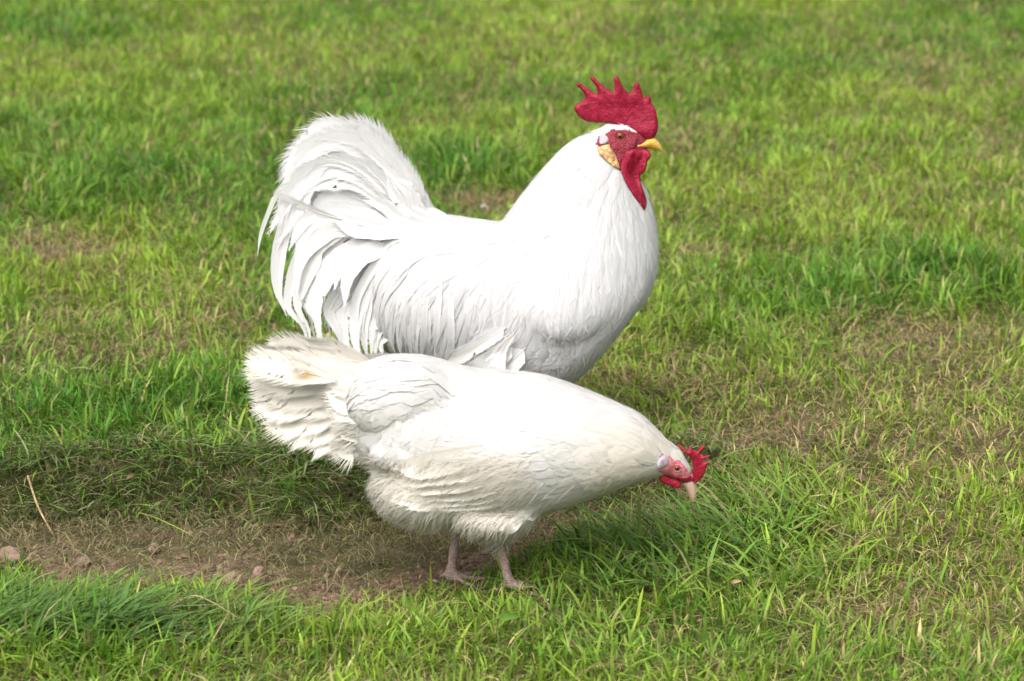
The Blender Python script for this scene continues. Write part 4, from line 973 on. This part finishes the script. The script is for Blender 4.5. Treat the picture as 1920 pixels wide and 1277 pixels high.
    for sg in (-1, 1):
        flesh('face_skin', root, face, Yn, M_HFACE, .0022, 1.6, bvh=bvh, mid=Y, side=sg, round_px=5, ripple=.4)
        flesh('earlobe', root, [z5(*p) for p in ((535, 580), (578, 584), (606, 622), (600, 672), (545, 696), (508, 704), (482, 684), (482, 640), (502, 600))], Yn, M_WLOBE, .0045, 1.6, bvh=bvh, mid=Y, side=sg, round_px=6, ripple=.3)
        eye(root, *z5(690, 724), Yn, bvh, Y, .0045, M_HFACE, sg)
        flesh('wattle', root, [z5(*p) for p in ((515, 785), (560, 788), (640, 835), (712, 868), (724, 918), (692, 936), (650, 918), (590, 898), (540, 882), (513, 840))], Y - .016, M_HCOMB, .0036, 1.6, yc=Y + sg * .0165, round_px=5, ripple=.4)
        flesh('cheek', root, [z5(*p) for p in ((640, 830), (700, 815), (770, 830), (835, 840), (862, 880), (820, 905), (740, 900), (700, 875))], Yn, M_HCOMB, .0032, 1.6, bvh=bvh, mid=Y, side=sg, round_px=5, ripple=.3)
    flesh('comb', root, [z5(*p) for p in ((685, 485), (735, 508), (785, 545), (806, 545), (812, 515), (828, 510), (845, 540), (866, 565), (888, 570), (915, 545), (950, 512), (966, 512), (962, 540), (932, 580), (925, 612), (960, 616), (1005, 604), (1008, 616), (985, 640), (950, 655), (958, 680), (1002, 668), (1005, 680), (985, 712), (976, 765), (940, 832), (900, 872), (862, 890), (835, 862), (838, 780), (846, 700), (830, 640), (800, 600), (760, 570), (720, 532))],
          Y, M_HCOMB, .0030, 1.6, yc=Y, round_px=6, ripple=.35, bend=lambda v: .003 * np.sin(v[:, 0] / 9.))
    loft_part('beak', root, [([(*z5(850, 860), *z5(715, 870), .0085), (*z5(866, 900), *z5(742, 910), .0078), (*z5(878, 950), *z5(772, 950), .0062), (*z5(878, 1005), *z5(806, 1020), .0042), (*z5(866, 1045), *z5(830, 1056), .0022), (*z5(852, 1070), *z5(844, 1072), .0007)], Y)], M_HBEAK)
    return root
build_hen()

# ================================================================== STONES, STRAWS, LEAVES
def stone(px, py, wpx, hpx, label, seed, mat=None, group=None):
    g = GH(px, py); r = wpx / SPX / 2; rz = hpx / SPX / 2
    bm = bmesh.new(); bmesh.ops.create_icosphere(bm, subdivisions=3, radius=1)
    rr = random.Random(seed); dirs = [Vector((rr.uniform(-1, 1), rr.uniform(-1, 1), rr.uniform(-1, 1))).normalized() for _ in range(11)]; cut = [rr.uniform(.62, .95) for _ in dirs]
    for v in bm.verts:
        n = v.co.normalized()
        for d, c in zip(dirs, cut):
            k = v.co.dot(d)
            if k > c: v.co -= d * (k - c) * .85
        v.co *= 1 + .05 * rr.uniform(-1, 1)
        v.co = Vector((v.co.x * r, v.co.y * r * .8, v.co.z * rz))
    me = bpy.data.meshes.new('stone'); bm.to_mesh(me); bm.free(); me.materials.append(mat or M_STONE)
    for p in me.polygons: p.use_smooth = False
    o = bpy.data.objects.new('stone', me); COL.objects.link(o); o.location = (g[0], g[1], g[2] + rz * .68); o.rotation_euler = (0, 0, rr.uniform(0, 6))
    return tag(o, label, 'stone', group)
GRP = 'stones lying in the bare earth hollow'
stone(18, 1062, 62, 46, 'pale angular stone at the far end of the earth hollow away from the hen', 1, group=GRP)
stone(487, 1100, 36, 48, 'upright rounded purplish grey stone at the front edge of the earth hollow', 2, group=GRP)
stone(437, 1098, 46, 34, 'flat reddish stone beside the upright rounded grey stone', 3, group=GRP)
stone(290, 1036, 28, 22, 'small pinkish stone half buried amid the dry clippings', 4, group=GRP)
stone(158, 1062, 30, 24, 'small brown stone on bare earth beside a strip of grass', 5, group=GRP)
stone(546, 1020, 22, 20, 'little dark stone among matted clippings under the hen tail', 6, group=GRP)
stone(612, 1158, 38, 34, 'pinkish stone half hidden in grass in front of the hollow', 7, group=GRP)
stone(137, 1098, 22, 14, 'tiny flat reddish pebble on bare soil at the grass edge', 8, group=GRP)
stone(1614, 905, 22, 24, 'single pink stone lying in dry lawn away from the birds', 9)
M_CHIP = skin_mat('white_chip', (.25, .235, .22), (.42, .40, .38), 80, .8, .5, .002, 0, .2)
stone(908, 391, 26, 16, 'small whitish stone on bare soil behind the rooster back', 10, M_CHIP)

def straw(name, pts, r, label, cat, mat=M_TWIG):
    w = [GH(a, b) + np.array((0, 0, h)) for a, b, h in pts]; s = Solid(); s.tube(w, [r] * (len(w) - 1) + [r * .5], 5, 7)
    q = np.array([f for f in s.F if len(f) == 4]); t = np.array([f for f in s.F if len(f) == 3]); o = w[0]
    return tag(mesh_obj(name, np.array(s.V), [q, t], mat, origin=o), label, cat)
straw('dry_straw', [(52, 892, .042), (70, 915, .03), (96, 940, .012)], .0016, 'thick pale dry straw leaning on the grass bank', 'straw')
straw('dry_straw', [(255, 1212, .02), (310, 1190, .03), (360, 1168, .035), (400, 1176, .032), (450, 1190, .02)], .0008, 'bent pale dry stem lying over the flattened grass', 'straw')
straw('dry_straw', [(432, 1190, .03), (410, 1228, .03), (378, 1268, .02)], .0009, 'brownish dry stem slanting over foreground grass', 'straw')
straw('dry_straw', [(610, 1122, .004), (622, 1140, .03), (628, 1165, .05)], .0011, 'short pale dry stem sticking up by the half hidden pinkish stone', 'straw')

def leaf(px, py, l, w, az, label, mat, lift=.012, group=None, name='dead_leaf', cat='leaf', curl=.12, cut=0):
    g = GH(px, py); n = 7; V = []; d = np.array((math.cos(az), math.sin(az), 0)); sd = np.array((-d[1], d[0], 0))
    for i in range(n):
        t = i / (n - 1); ww = w * .5 * math.sin(math.pi * min(1, .08 + .9 * t)) ** .8; c = g + d * l * (t - .5) + np.array((0, 0, lift + l * curl * (.25 - (t - .5) ** 2)))
        jag = 1 + (.25 if i % 2 else -.2) * cut
        V += [c - sd * ww * jag + (0, 0, .25 * ww), c, c + sd * ww * jag + (0, 0, .25 * ww)]
    V = np.array(V); F = []
    for i in range(n - 1): a = 3 * i; F += [(a, a + 1, a + 4, a + 3), (a + 1, a + 2, a + 5, a + 4)]
    o = mesh_obj(name, V, [np.array(F)], mat, origin=g, col=np.full((len(V), 3), 1.) * np.array((.10, .20, .025)))
    so = o.modifiers.new('thick', 'SOLIDIFY'); so.thickness = .0006
    return tag(o, label, cat, group)
leaf(515, 1002, .030, .010, .1, 'small curled brown leaf on clippings below the hen tail', M_DEADLEAF)
leaf(245, 878, .016, .008, 1.2, 'tiny reddish brown leaf caught upright in the grass bank', M_DEADLEAF, .035)
leaf(215, 1082, .022, .007, -.5, 'dark brown curled leaf on bare earth of the hollow', M_DEADLEAF, .006)
leaf(345, 1055, .024, .008, -.4, 'brown leaf scrap lying beside matted clippings mid hollow', M_DEADLEAF, .008)
leaf(1070, 968, .030, .009, .2, 'orange brown leaf scrap on the bank under the hen throat', M_DEADLEAF, .02)
leaf(970, 1043, .040, .006, .0, 'thin reddish brown leaf strip behind the hen feet', M_DEADLEAF, .01)
BL = 'broad green weed leaves in the lawn'
leaf(1545, 672, .028, .020, .3, 'rounded bright green weed leaf near the brown thatch patch', M_GRASS, .022, BL, 'weed_leaf', 'leaf', .3)
leaf(960, 1206, .030, .018, .4, 'broad bright green weed leaf in foreground grass', M_GRASS, .03, BL, 'weed_leaf', 'leaf', .3, .6)
leaf(1498, 952, .050, .008, -.05, 'long pale flat grass leaf lying right of the hen head', M_GRASS, .04, BL, 'weed_leaf', 'leaf', .1)
leaf(1800, 655, .022, .014, 1.0, 'small rounded green weed leaf beside the brown thatch patch', M_GRASS, .02, BL, 'weed_leaf', 'leaf', .3)
leaf(1380, 1135, .016, .010, .6, 'tiny pale dry leaf in the foreground grass', M_TWIG, .03)
